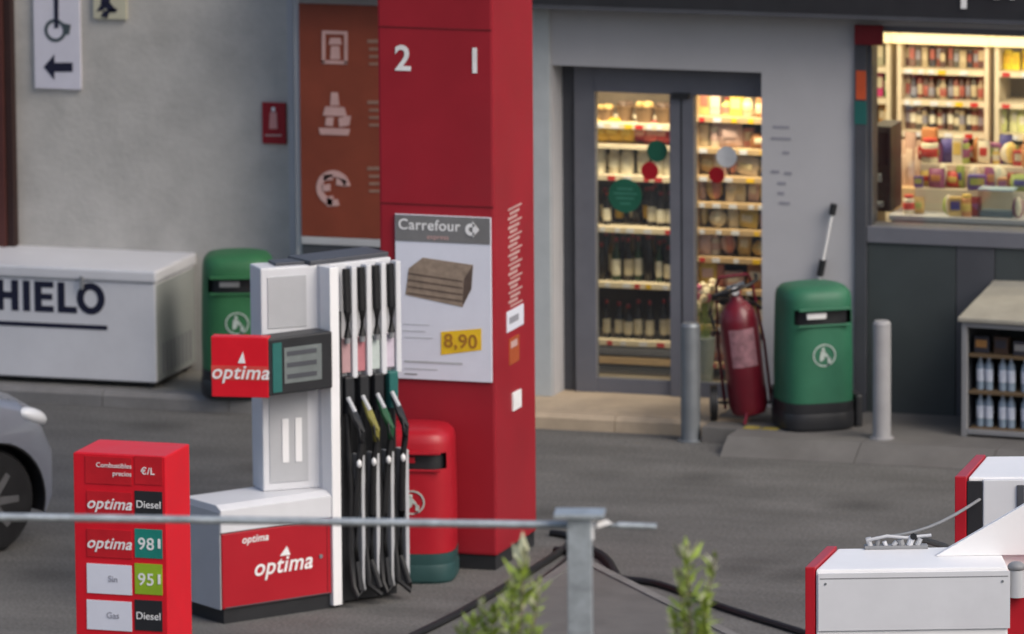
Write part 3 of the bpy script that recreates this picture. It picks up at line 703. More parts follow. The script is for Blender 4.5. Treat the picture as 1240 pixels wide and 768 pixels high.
letter([(-4, 4.5, 0, 1), (14, 22.5, 0, 1), (4, 15, .39, .61)]); letter([(28, 36.5, 0, 1)])
letter([(42, 50.5, 0, 1), (50, 65, 0, .2), (50, 63.5, .40, .6), (50, 65, .8, 1)]); letter([(70, 78.5, 0, 1), (78, 93, 0, .21)])
b = MB(); ox_, oz__ = lxx(110), (zt_+zb_)/2; rx_ = (lxx(127)-lxx(93))/2; rz_ = (zt_-zb_)/2*1.04
for k_ in range(32):
    t0_, t1_ = rad(k_*11.25), rad((k_+1)*11.25)
    b.prism([(ox_+rx_*f_*math.cos(t_), oz__+rz_*g_*math.sin(t_)) for f_, g_, t_ in ((.50, .56, t0_), (1, 1, t0_), (1, 1, t1_), (.50, .56, t1_))], 'y', -.003, .002, m_ink)
b.build('letter', body)
b = MB(); a0 = oy(-8, 391, q.y); a1_ = oy(130, 397, q.y)
zl = oy(60, 394, q.y).z-PZ; b.box(a0.x-(q.x-FW), a1_.x-(q.x-FW), -.003, .002, zl-.017, zl+.017, m_ink); b.build('underline', body)

# ------------------------------------------------------------------ litter bins
SCB = (1, 1, 1)
def bin_mesh(T, M, base, Mlip):
    """rounded-square bin 1.12 m tall, front faces local -y"""
    lv = [(.265, .0), (.275, .02), (.275, .22)]; b = MB(); b.lathe(lv, base, 32, power=3.4); b.lathe([(.279, .02), (.282, .05), (.282, .12), (.277, .14)], base, 32, power=3.4); b.build('base', T)
    t = bmesh.new(); n = 48
    prof = [(.272, .222), (.274, .5), (.268, .84), (.266, .955), (.264, 1.02), (.255, 1.07), (.225, 1.105), (.15, 1.125), (.02, 1.13)]
    def P(r, z, k):
        a_ = 2*math.pi*k/n; c, s_ = math.cos(a_), math.sin(a_); e_ = 2/3.2
        return (r*math.copysign(abs(c)**e_, c), r*math.copysign(abs(s_)**e_, s_), z)
    rings = [[t.verts.new(P(r, z, k)) for k in range(n)] for r, z in prof]
    for j in range(len(prof)-1):
        for k in range(n):
            ang = (k+.5)*360/n
            if prof[j] == (.268, .84) and 228 < ang < 322: continue          # the mouth
            t.faces.new((rings[j][k], rings[j][(k+1) % n], rings[j+1][(k+1) % n], rings[j+1][k]))
    t.faces.new(rings[-1])
    b = MB(); b._add_nr(t, M, None); body = b.build('body', T)
    b = MB(); b.lathe([(.235, .3), (.235, 1.0)], m_blackp, 24, power=3.2); b.build('liner', T)
    b = MB(); b.box(-.20, .20, -.30, -.262, .952, .972, M, .006); b.box(-.20, .20, -.285, -.262, .826, .842, M, .005); b.build('hood', T)
    b = MB(); b.box(-.13, .02, -.262, -.242, .885, .93, Mlip, .004); b.build('sticker', T)
    b = MB(); yf = -.277; m_em = mat('emblem_print', (.40, .46, .43), .6, var=.3, scale=30)
    ringmb(b, .0, .60, .078, .088, yf, yf+.03, m_em, 26)
    b.ball((-.01, yf+.004, .645), .015, .006, .015, m_em); b.prism([(-.03, .63), (.0, .635), (.035, .59), (.03, .57), (.005, .60), (.0, .57), (-.03, .55), (-.035, .56)], 'y', yf, yf+.03, m_em)
    b.box(.025, .05, yf, yf+.03, .54, .58, m_em); b.build('emblem', T)
    for c_ in kids(T): c_.scale = SCB; c_.location = (0, 0, 0)
SCB = (.98, .95, .935)
bq = oz(972, 524, PZ-.004)
BG = thing('litter_bin', 'dark green litter bin by the wall between the wheeled extinguisher and a bollard', 'bin', (bq.x, bq.y+.29, PZ-.004), AG+rad(16), 'litter bins on the forecourt')
bin_mesh(BG, m_green, m_blackp, m_txt)
b = MB(); b.box(.275, .33, -.16, .16, .0, .24, m_blackp, .02); b.build('skid', BG)
SCB = (1, 1, .95)
gq = oz(272, 485, PZ)
GL = thing('litter_bin', 'brighter green litter bin standing between the ice chest and the white pump', 'bin', (gq.x, gq.y+.33, PZ), AG, 'litter bins on the forecourt')
bin_mesh(GL, m_green2, m_blackp, m_ggrey)
SCB = (.97, .97, .92)
rq = oz(498, 700, 0)
RB = thing('litter_bin', 'red litter bin with a white round emblem, half hidden behind the pump hoses', 'bin', (rq.x+.02, rq.y+.30-.28+.05, 0), AG-rad(6), 'litter bins on the forecourt')
bin_mesh(RB, m_red, mat('dark_teal_base', (.02, .06, .06), .5), m_red)

# washing brush behind the green bin
p0 = oy(1009, 252, -.05); p1 = oy(996, 318, -.05)
WB = thing('washing_brush', 'white handled washing brush standing up behind the dark green bin', 'brush', (p1.x, -.05, PZ))
dd = p1-p0; foot = p0 + dd*((p0.z-PZ-.02)/(p0.z-p1.z))
o_ = Vector((p1.x, -.05, PZ)); 
b = MB(); b.cyl(p0-o_, foot-o_, .011, m_txt, 10); b.build('handle', WB)
b = MB(); u_ = dd.normalized(); b.cyl(p0-o_-u_*.03, p0-o_+u_*.05, .026, m_blackp, 12); b.build('grip', WB); b = MB(); b.cyl(p1-o_-u_*.02, p1-o_+u_*.10, .027, m_blackp, 12); b.build('grip', WB)
b = MB(); b.box(foot.x-o_.x-.06, foot.x-o_.x+.06, -.03, .03, 0, .08, m_blackp, .01); b.build('brush_head', WB)

# bollards
def bollard(x, y, zb, wpx, h, M, label, name='bollard'):
    q_ = oz(x, y, zb); r = wpx/ppm(q_)/2
    T = thing(name, label, 'bollard', (q_.x, q_.y+r, zb), AG, 'bollards in front of the shop')
    b_ = MB(); b_.cyl((0, 0, 0), (0, 0, h-.02), r, M, 24); b_.cyl((0, 0, h-.02), (0, 0, h), r, M, 24, r*.8); b_.build('post', T)
    b_ = MB(); b_.cyl((0, 0, 0), (0, 0, .012), r*1.35, M, 24); b_.build('base_plate', T); return T
bollard(833, 536, 0, 24, .87, m_steel, 'blue grey steel bollard in front of the door mullion')
bollard(1065, 533, PZ-.004, 22, .86, m_postw, 'pale grey bollard between the green bin and the water stand')

# wheeled fire extinguisher
eq = oz(896, 514, PZ-.004)
FE = thing('wheeled_extinguisher', 'dark red wheeled fire extinguisher leaning beside the green bin', 'fire extinguisher', (eq.x, eq.y+.1, PZ-.004), AG)
T = FE
tilt = Matrix.Translation((.045, 0, .05)) @ Matrix.Rotation(rad(-6.5), 4, 'Y')
b = MB(); R_ = .142
b.lathe([(.06, .0), (.12, .02), (R_, .08), (R_, .70), (R_*.9, .77), (R_*.6, .83), (.05, .86), (.045, .89)], m_dred, 24, mtx=tilt); b.build('cylinder', T)
b = MB(); t = bmesh.new()
rs = [[t.verts.new((R_*1.012*math.cos(rad(a_)), R_*1.012*math.sin(rad(a_)), z)) for a_ in range(-125, -44, 8)] for z in (.38, .66)]
for k_ in range(len(rs[0])-1): t.faces.new((rs[0][k_], rs[0][k_+1], rs[1][k_+1], rs[1][k_]))
b._add(t, mat('faded_label', (.26, .13, .15), .6, var=.5, scale=14), tilt, True); b.build('label_sticker', T)
b = MB(); b.cyl(tilt @ Vector((0, 0, .88)), tilt @ Vector((0, 0, .97)), .03, m_blackp, 10); b.cyl(tilt @ Vector((-.06, 0, .95)), tilt @ Vector((.07, -.02, .98)), .015, m_steel, 8)
b.cyl(tilt @ Vector((.0, -.03, .93)), tilt @ Vector((0, -.05, .93)), .03, m_txt, 12); b.build('valve', T)
b = MB()
pts = [tilt @ Vector((.03*math.cos(i*.6)*1.0+.14*math.cos(i*.6), .12*math.sin(i*.6)-.02, .78+.022*i)) for i in range(12)]
b.tube(pts, .014, m_black, 8)
b.tube([tilt @ Vector(p_) for p_ in ((-.05, -.03, .95), (-.16, -.06, .92), (-.2, -.07, .8), (-.18, -.06, .68), (-.2, -.06, .62))], .013, m_black, 8); b.build('hose', T)
b = MB()
for sx_ in (-.13, .13): b.tube([tilt @ Vector(p_) for p_ in ((sx_*1.3, .10, .05), (sx_*1.3, .15, .5), (sx_, .16, .95), (sx_*.8, .1, 1.02))], .012, m_dred, 8)
b.tube([tilt @ Vector((-.10, .1, 1.02)), tilt @ Vector((.10, .1, 1.02))], .012, m_dred, 8)
b.tube([(-.2, .08, .13), (.24, .08, .13)], .012, m_black, 8); b.tube([(.0, -.16, .01), (.02, -.13, .09)], .014, m_dred, 8); b.build('trolley_frame', T)
for xx in (-.215, .235):
    b = MB(); b.cyl((xx-.025, .08, .13), (xx+.025, .08, .13), .13, m_black, 24); wh = b.build('wheel', T)
    b = MB(); b.cyl((xx-.03, .08, .13), (xx+.03, .08, .13), .07, m_ggrey, 18); b.build('rim', wh)

# ------------------------------------------------------------------ water stand, right
wq = oz(1164, 536, PZ-.05)
WS = thing('water_stand', 'dark slatted stand with pale lid holding rows of water bottles', 'display stand', (wq.x, wq.y, PZ-.004), rad(-5))
SW, SD, SH = 1.5, 1.05, .86
b = MB()
for xx in (0, SW-.04):
    for yy in (0, SD-.04): b.box(xx, xx+.04, yy, yy+.04, 0, SH-.02, m_ggrey, .004)
b.box(.041, SW-.041, SD-.03, SD-.01, .06, SH-.03, m_blackp); b.box(.005, .02, .041, SD-.041, .06, SH-.03, m_dgrey); b.box(SW-.02, SW-.005, .041, SD-.041, .06, SH-.03, m_dgrey)
b.box(.041, SW-.041, .0, .03, SH-.06, SH-.021, m_ggrey, .003); b.box(.041, SW-.041, 0, .03, .02, .055, m_ggrey, .003)
b.build('frame', WS)
b = MB(); b.prism([(-.03, SH-.018), (-.03, SH+.012), (SD, SH+.21), (SD, SH+.13)], 'x', -.02, SW+.02, mat('pale_lid', (.30, .285, .24), .7, var=.12, scale=5, grime=.25), .006); b.build('lid', WS)
shz = [.06, .33, .60]
for z in shz:
    b = MB(); b.box(.042, SW-.042, .031, SD-.031, z-.02, z, mat('brown_board', (.11, .075, .04), .7), .002); b.build('shelf_board', WS)
cwb = col((.25, .33, .42), .25); cwl = col((.55, .6, .7)); dark = col((.03, .03, .04))
Rw = Matrix.Translation(WS.location) @ Matrix.Rotation(rad(-5), 4, 'Z')
for r_, z in enumerate(shz[:2]):
    for i in range(8):
        P_ = Rw @ Vector((.13+i*.17, .14, z))
        b_key = ('wpk', r_)
        if b_key in BOT: o = BOT[b_key].copy(); COL.objects.link(o)
        else:
            b = MB()
            for sx_ in (-.032, .032): b.lathe([(.028, 0), (.031, .01), (.031, .06), (.0315, .061), (.0315, .15), (.031, .151), (.03, .18), (.013, .215), (.013, .235)], cwb, 12, mtx=Matrix.Translation((sx_, 0, 0)), mats=[cwb, cwb, cwb, cwl, cwl, cwb, cwb, cwl])
            o = b.build('water_pack'); BOT[b_key] = o
        o.location = P_; o.rotation_euler.z = rad(-5)
        tag(o, 'pair of water bottles with pale labels on the %s board of the stand' % ('bottom', 'middle')[r_], 'water bottles', 'water bottles on the %s board' % ('bottom', 'middle')[r_])
for i in range(9):
    P_ = Rw @ Vector((.11+i*.155, .12, shz[2]))
    goods('box', P_.x, P_.y, P_.z, .1, .13, [dark, col((.05, .03, .02))][i % 2], [col((.32, .16, .05)), dark, col((.2, .2, .2))][i % 3], 'carton', 'dark carton on the top board of the water stand', 'carton', 'cartons on the top board of the water stand', rad(-5))

# ------------------------------------------------------------------ fuel pump
PA = AG+rad(35)
pc = oz(270, 757, 0)
FP = thing('fuel_pump', 'white and red fuel pump with four black hoses, left of the red column', 'fuel pump', (pc.x, pc.y, 0), PA)
sP = ppm(pc); cosr = math.cos(rad(35))
def U_(x): return (x-270)/sP/cosr                       # photo x to distance along the pump
u1 = U_(400); u2 = U_(412); u3 = U_(486)
HH = 2.26
b = MB(); b.box(0, u1, 0, .42, .10, .60, m_red, .01); b.box(.02, u2, .02, .40, 0, .10, m_blackp)
b.box(-.008, .0, .01, .42, .10, .60, m_ggrey); b.build('plinth', FP)
b = MB(); b.prism([(-.01, .605), (-.01, .755), (.045, .785), (.42, .785), (.42, .605)], 'x', -.012, u1, m_white, .006)
b.box(-.016, -.0125, .0, .40, .10, .74, m_wgrey, .0); b.build('plinth_top', FP)
# upper cabinet
ua = U_(300)
ub0, ub1 = .13, .36
CM = Matrix.Translation((u1, ub0, 0)) @ Matrix.Rotation(rad(-15), 4, 'Z') @ Matrix.Translation((-u1, -ub0, 0))
ua = u1-.385
b = MB(); b.box(ua, u1+.03, ub0, ub1, .786, HH, m_white, .012, CM); cab = b.build('cabinet', FP)
b = MB()
b.box(ua+.045, u1-.075, ub0-.006, ub0, 1.86, HH-.06, m_wgrey, .003, CM)
b.build('upper_panel', cab); b = MB()
b.box(ua+.045, u1-.075, ub0-.006, ub0, .84, 1.43, m_wgrey, .003, CM)
b.build('door_panel', cab)
for xx in (ua+.13, ua+.22): b = MB(); b.box(xx, xx+.045, ub0-.012, ub0-.0065, .97, 1.26, m_whiteb, .002, CM); b.build('grip', cab)
b = MB(); b.box(ua+.12, u1, ub0+.05, ub1-.02, HH+.001, HH+.02, m_dgrey, .004, CM); b.box(u1-.05, u3+.005, .13, ub1+.04, HH, HH+.03, m_dgrey, .006); b.build('roof_cap', FP)
# hose tower
b = MB(); b.box(u1, u3, .10, .42, .02, HH-.001, m_white, .008); b.box(u1, u1+.07, -.02, .0995, .02, HH-.001, m_whiteb, .006); b.box(u1+.071, u1+.1, 0, .0995, .02, HH-.3, m_blackp)
b.build('hose_tower', FP)
N_ = 4; sp = (u3-u1-.10)/N_
panelx = [u1+.12+sp*(i+.45) for i in range(N_)]
b = MB()
b.box(u1+.101, u3, .07, .0995, .02, .98, m_blackp); b.box(u1+.101, u3, .06, .0995, .98, 1.50, m_blackp)
b.build('recess', FP)
for i, xx in enumerate(panelx):
    b = MB(); b.box(xx+sp*.34, xx+sp*.60, -.05, .0695, .10, 1.0, m_wgrey, .008); b.build('divider', FP)
    b = MB(); b.box(xx+sp*.30, xx+sp*.66, .03, .0995, 1.50, HH-.02, m_white, .01); b.build('divider', FP)
    cc_ = [col((.42, .26, .27)), col((.42, .16, .18)), col((.44, .5, .48)), col((.52, .46, .54))][i]
    b = MB(); b.box(xx-sp*.34, xx+sp*.24, .045, .099, 1.54, 1.76, cc_, .006); b.build('grade_label', FP)
    # nozzle in its cradle
    b = MB(); b.box(xx-sp*.38, xx+sp*.24, .0, .058, 1.27, 1.52, [m_blackp, m_blackp, m_blackp, m_teal][i], .012)
    nz_ = b.build('nozzle', FP)
    b = MB(); cl_ = [m_blackp, col((.22, .2, .05)), col((.02, .09, .04)), m_blackp][i]
    b.tube([(xx-sp*.30, -.03, 1.36), (xx-sp*.16, -.08, 1.26), (xx+sp*.08, -.10, 1.17), (xx+sp*.18, -.08, 1.09)], [.02, .028, .026, .02], cl_, 8)
    b.tube([(xx-sp*.36, -.02, 1.39), (xx-sp*.22, -.08, 1.30)], .015, m_wgrey, 8); b.tube([(xx-sp*.1, -.10, 1.22), (xx-sp*.2, -.13, 1.15), (xx+sp*.02, -.13, 1.10), (xx+sp*.14, -.10, 1.12)], .007, m_black, 6)
    b.build('handle', nz_)
    # hose: hangs from the mast, loops near the ground, comes back up
    b = MB(); top = HH-.03
    b.tube([(xx-sp*.1, .03, top), (xx-sp*.1, .02, 1.95), (xx-sp*.1, .02, 1.78)], .027, m_black, 8); b.build('upper_hose', FP); b = MB()
    s_ = 1 if i % 2 else -1
    b.tube([(xx+sp*.17, -.08, 1.09), (xx+sp*.06, -.07, .95), (xx-sp*.02+s_*.01, -.05, .6), (xx-sp*.02, -.04, .3), (xx+sp*.12*s_+.01, -.10, .12), (xx+sp*.3*s_, -.11, .07), (xx-sp*.3, -.06, .14), (xx-sp*.36, -.03, .4), (xx-sp*.30-s_*.01, -.03, .75), (xx-sp*.34, -.02, 1.0), (xx-sp*.30, .0, 1.28)], .022, m_black, 8)
    b.build('hose', FP)
    b = MB(); b.cyl((xx-sp*.1, .02, 1.80), (xx-sp*.1, .02, 1.74), .02, m_ggrey, 8); b.build('coupling', FP)
    b = MB(); b.ball((xx-sp*.1, -.1, .96), .02, .02, .03, m_txt, sub=1); b.build('swivel', FP)
# display head
sr = 11
dz0, dz1 = oy(290, 478, pc.y).z, oy(290, 410, pc.y).z
DH = .375; dzb = 1.475
ud = U_(325)+.03
b = MB(); b.box(ud-.05, u1-.012, -.06, ub0-.013, dzb, dzb+DH, m_blackp, .012); dsp = b.build('display_head', FP)
b = MB(); b.box(ud-.02, ud+.05, -.066, -.061, dzb+.02, dzb+DH-.03, m_teal); b.box(ud+.07, u1-.10, -.066, -.061, dzb+.07, dzb+DH-.07, mat('lcd', (.15, .17, .17), .25)); 
for i in range(3): b.box(ud+.09, u1-.14, -.069, -.0665, dzb+.10+i*.075, dzb+.13+i*.075, m_dgrey)
b.build('screen', dsp)
lx_ = Matrix.Rotation(-PA+AG-rad(10), 4, 'Z')
b = MB(); mtx = Matrix.Translation((ud-.052, -.06, dzb-.01)) @ lx_
b.box(-.375, -.0, .0, .10, 0, DH+.02, m_redb, .006, mtx); sg = b.build('red_sign', dsp)
def sgtext(s, size, xx, z, parent, mt, M=m_txt):
    o = text(s, size, M, parent, (0, 0, 0), bold=.012, shear=.25)
    o.matrix_local = mt @ Matrix.Translation((xx, -.003, z)) @ Matrix.Rotation(rad(90), 4, 'X'); return o
b = MB(); b.box(-.375, -.0, -.002, .0, DH*.30, DH*.55, col((.55, .06, .05)), 0, mtx); b.build('band', sg)
sgtext('optima', .13, -.187, DH*.43, sg, mtx)
b = MB(); b.prism([(-.20, DH*.60), (-.15, DH*.60), (-.165, DH*.8)], 'y', -.004, -.0005, m_txt, 0, mtx); b.build('peak', sg)
b = MB(); b.box(.02, u1-.015, -.0025, -.0002, .105, .112, m_dgrey); b.box(u1*.96, u1*.965, -.0025, -.0002, .12, .59, m_redseam); b.build('seam', FP)
b = MB(); b.cyl((u1*.90, -.008, .36), (u1*.90, 0, .36), .014, m_steel, 10); b.build('lock', FP)
# writing on the plinth
o = sgtext('optima', .155, u1*.55, .34, FP, Matrix.Identity(4)); 
b = MB(); b.prism([(u1*.55-.02, .40), (u1*.55+.06, .40), (u1*.55+.035, .46)], 'y', -.004, -.0005, m_txt); b.build('peak', FP)
sgtext('optima', .07, u1*.30, .54, FP, Matrix.Identity(4))

# ------------------------------------------------------------------ price totem
tq = oz(200, 553, 1.62)
TW, TD, TH = 0.595, .44, 1.62
PT = thing('price_totem', 'red price totem with fuel rows in front of the pump', 'sign', (tq.x-TW, tq.y, 0))
b = MB(); b.box(0, TW, 0, TD, .04, TH, m_redb, .012); b.box(.03, TW-.03, .03, TD-.03, 0, .04, m_blackp); tb_ = b.build('body', PT)
b = MB(); b.box(.0, TW, -.008, -.0005, .06, TH-.005, m_redb, .003); b.build('face_plate', PT)
def tp(x, y): w_ = oy(x, y, tq.y-.01); return w_.x-(tq.x-TW), w_.z
def cell(x0, y0, x1, y1, M, name, dy=0):
    a_, c_ = tp(x0, y0); b_, d_ = tp(x1, y1); m_ = MB(); m_.box(a_, b_, -.013-dy, -.0085-dy, d_, c_, M, .001); return m_.build(name, PT)
def tt(s, x, y, size, M, parent, bold=.0, shear=0, sx=1):
    a_, c_ = tp(x, y); return text(s, size, M, parent, (a_, -.0145, c_), bold=bold, shear=shear, sx=sx)
m_redd = mat('row_red', (.48, .008, .016), .5)
c0 = cell(103, 552, 160, 588, m_redd, 'header'); cell(163, 552, 197, 588, m_redd, 'header')
tt('Combustibles', 138, 564, .042, m_txt, c0); tt('precios', 148, 574, .042, m_txt, c0); tt('€/L', 179, 571, .06, m_txt, c0, .01)
rows_ = [(594, 627, m_redd, 'optima', m_blackp, 'Diesel'), (640, 677, m_redd, 'optima', m_tealp, '98'), (682, 721, m_print, 'Sin', m_lime, '95'), (726, 765, m_print, 'Gas', m_blackp, 'Diesel'), (770, 808, m_print, 'Gas', m_blackp, 'B'), (813, 850, m_print, 'Gas', m_tealp, 'B')]
for i, (ya, yb, Ma, ta, Mb_, tb2) in enumerate(rows_):
    c1 = cell(105, ya, 160, yb, Ma, 'row_panel'); c2 = cell(163, ya, 197, yb, Mb_, 'price_panel')
    if i < 2: tt(ta, 132, (ya+yb)/2, .10, m_txt, c1, .015, .3)
    elif i < 4: tt(ta, 137, (ya+yb)/2, .055, m_txtg, c1, .0)
    if tb2 in ('98', '95'): tt(tb2, 177, (ya+yb)/2+1, .105, m_txt, c2, .008); 
    elif tb2 == 'Diesel': tt(tb2, 180, (ya+yb)/2+1, .065, m_txt, c2, .0)
    if i in (1, 2):
        a_, c_ = tp(193, (ya+yb)/2); m_ = MB(); m_.box(a_-.008, a_+.008, -.0175, -.0135, c_-.03, c_+.03, m_txt); m_.build('digit', c2)

# ------------------------------------------------------------------ the two pumps at the right, in open daylight
ZT_ = 2.16
aq = oz(988, 690, ZT_)
RA = AG+rad(2)
PB = thing('fuel_pump', 'nearest white fuel pump top with a red left edge at the lower right', 'fuel pump', (aq.x, aq.y, 0), RA)
b = MB(); t = bmesh.new()
pl = [(0, 0), (1.02, 0), (1.02, .55), (.16, .55)]
b.prism(pl, 'z', .1, ZT_, m_whiteb, .012); b.prism([(.03, .03), (1.0, .03), (1.0, .5), (.17, .5)], 'z', 0, .1, m_blackp); b.build('cabinet', PB)
b = MB(); b.prism([(-.058, .0), (-.005, .0), (.155, .55), (.10, .55)], 'z', .12, ZT_+.015, m_red, .006); b.build('edge_panel', PB)
b = MB(); b.prism([(.012, -.012), (1.03, -.012), (1.03, .0), (.012, .0)], 'z', ZT_-.33, ZT_-.02, m_white); b.build('side_panel', PB)
b = MB(); b.box(.02, 1.02, -.0135, -.0118, ZT_-.05, ZT_-.045, m_ggrey); b.build('seam', PB)
for xx in (.05, .99):
    b = MB(); b.cyl((xx, -.016, ZT_-.075), (xx, -.0118, ZT_-.075), .007, m_steel, 8); b.build('screw', PB)
b = MB(); b.prism([(.66, ZT_+.001), (1.6, ZT_+.001), (1.6, ZT_+.54)], 'y', .30, .34, m_whiteb, .003); b.build('sloped_hood', PB)
b = MB(); b.box(1.021, 1.7, .1, .55, .1, ZT_-.12, m_red, .01); b.box(1.021, 1.7, .36, .55, ZT_-.118, ZT_-.0, m_whiteb, .01); b.build('hose_tower', PB)
b = MB(); b.cyl((1.07, .05, ZT_-.17), (1.07, .05, ZT_-.02), .055, m_wgrey, 14, .04); b.ball((1.07, .05, ZT_-.01), .05, .05, .03, m_ggrey); b.build('hose_outlet', PB)
b = MB()
b.box(.30, .64, .50, .56, ZT_, ZT_+.02, m_ggrey, .004)
for i in range(7):
    xx = .32+i*.045+random.uniform(-.01, .01); h_ = random.uniform(.035, .085)
    b.cyl((xx, .52, ZT_+.018), (xx+random.uniform(-.01, .02), .52, ZT_+h_), random.uniform(.012, .02), [m_wgrey, m_ggrey, m_white][i % 3], 8)
b.tube([(.31, .51, ZT_+.05), (.42, .5, ZT_+.075), (.52, .52, ZT_+.06), (.66, .53, ZT_+.07)], .009, m_wgrey, 6)
b.build('pipe_fitting', PB)

bq2 = oz(1160, 578, ZT_)
PB2 = thing('fuel_pump', 'farther white fuel pump with red left edge and black recess at the right', 'fuel pump', (bq2.x, bq2.y, 0), AG)
b = MB(); b.prism([(.06, 0), (1.3, 0), (1.3, .62), (.2, .62)], 'z', .1, ZT_-.001, m_whiteb, .01); b.box(.08, 1.28, .03, .55, 0, .1, m_blackp); b.build('cabinet', PB2)
b = MB(); b.prism([(-.02, -.03), (.045, -.03), (.195, .62), (.14, .62)], 'z', .12, ZT_+.01, m_red, .006); b.build('edge_panel', PB2)
b = MB(); b.box(.05, .135, -.022, -.001, 1.0, ZT_-.02, m_blackp, .004); b.build('recess', PB2)
b = MB(); b.box(.14, 1.29, -.03, -.001, .8, ZT_-.01, m_white, .008)
b.box(.33, .37, -.045, -.0305, ZT_-.24, ZT_-.04, m_dgrey, .004); b.box(.41, .62, -.045, -.0305, ZT_-.26, ZT_-.06, m_dgrey, .004); b.build('display_panel', PB2)
b = MB(); b.cyl((.17, -.06, ZT_-.42), (.42, -.06, ZT_-.42), .035, m_white, 12); b.cyl((.15, -.06, ZT_-.47), (.40, -.06, ZT_-.48), .02, m_blackp, 10); b.build('nozzle', PB2)
# thin cable between the pumps
ca = MB(); s0 = PB.matrix_basis @ Vector((.36, .52, ZT_+.06)); s1_ = PB2.matrix_basis @ Vector((.12, -.04, ZT_-.12))
pts = [s0.lerp(s1_, i/8)+Vector((0, 0, -.05*math.sin(math.pi*i/8))) for i in range(9)]
ca.tube(pts, .009, m_ggrey, 6); tag(ca.build('cable'), 'thin grey cable stretched between the two pumps at the right', 'cable')
hb = MB(); a_ = PB.matrix_basis @ Vector((.56, .5, ZT_+.07)); b_ = PB2.matrix_basis @ Vector((.10, -.06, ZT_-.5))
hb.tube([a_, a_.lerp(b_, .5)+Vector((0, 0, .03)), b_], .018, m_black, 8); tag(hb.build('hose'), 'short black hose between the white pump tops', 'hose')

# ------------------------------------------------------------------ black hoses lying by the island
def ghose(pts, r, label, z=.03):
    P_ = [oz(x_, y_, z) for x_, y_ in pts]
    # catmull-rom
    out = []
    for i in range(len(P_)-1):
        p0_, p1_, p2_, p3_ = P_[max(i-1, 0)], P_[i], P_[i+1], P_[min(i+2, len(P_)-1)]
        for k_ in range(6):
            t_ = k_/6; out.append(.5*((2*p1_)+(-p0_+p2_)*t_+(2*p0_-5*p1_+4*p2_-p3_)*t_*t_+(-p0_+3*p1_-3*p2_+p3_)*t_**3))
    out.append(P_[-1]); b_ = MB(); b_.tube(out, r, m_black, 8); tag(b_.build('ground_hose'), label, 'hose', 'black hoses lying along the island')
ghose([(668, 645), (694, 655), (640, 693), (560, 740), (490, 775), (380, 830)], .026, 'black hose lying left of the railing post, farther of the two', .022)
ghose([(672, 666), (692, 674), (640, 716), (585, 752), (545, 785), (480, 840)], .026, 'black hose hugging the left island kerb', .022)
ghose([(712, 664), (735, 678), (758, 712), (800, 740), (860, 785), (900, 850)], .03, 'thick black hose hugging the right island kerb', .026)
ghose([(716, 684), (750, 700), (800, 708), (880, 737), (960, 762), (1040, 788)], .024, 'black hose running right across the asphalt to the nearest pump', .022)

# ------------------------------------------------------------------ railing
DR = 30.6
pb = od(703, 768, DR)
RL = thing('railing', 'galvanised steel post with flat cap and round rail in the foreground', 'railing', (pb.x, pb.y, 3.2), AG-rad(4))
inv = (Matrix.Translation(RL.location) @ Matrix.Rotation(AG-rad(4), 4, 'Z')).inverted()
tz = od(703, 620, DR).z-3.2
sc_ = F/DR; pw = 29/sc_
b = MB(); b.box(-pw/2, pw/2, -pw/2, pw/2, 0, tz, m_galv, .004); post = b.build('post', RL)
b = MB(); b.box(-.1, .1, -.07, .07, tz, tz+.02, m_galv, .004); b.box(pw/2, pw/2+.01, -.03, -.02, tz-.09, tz, m_whiteb); b.build('cap_plate', post)
bb = MB(); bb.box(-.09, .09, -.09, .09, 0, .012, m_galv, .003); bb.build('base_plate', post)
r1_ = inv @ od(795, 638, DR+.0); r2_ = inv @ od(690, 636, DR+.02); r3_ = inv @ od(-700, 616, DR+.25)
b = MB(); b.cyl(r2_+Vector((.0, -.0, 0)), r3_, .0165, m_galv, 14); b.build('rail', RL)
b = MB(); b.cyl(r2_, inv @ od(748, 636.5, DR), .008, m_galv, 10); b.cyl(inv @ od(748, 636.5, DR), r1_, .014, m_galv, 12); b.build('rail_end', RL)
b = MB(); b.hull([inv @ od(x_, y_, DR+dd_) for x_, y_ in ((722, 633), (735, 629), (742, 634), (723, 640)) for dd_ in (-.03, .01)], m_whiteb); b.build('clamp', RL)
# next post, outside the frame to the left, carries the far end of the rail
b = MB(); b.box(r3_.x+.2-pw/2, r3_.x+.2+pw/2, r3_.y-pw/2+.03, r3_.y+pw/2+.03, 0, tz, m_galv, .004); b.build('post', RL)

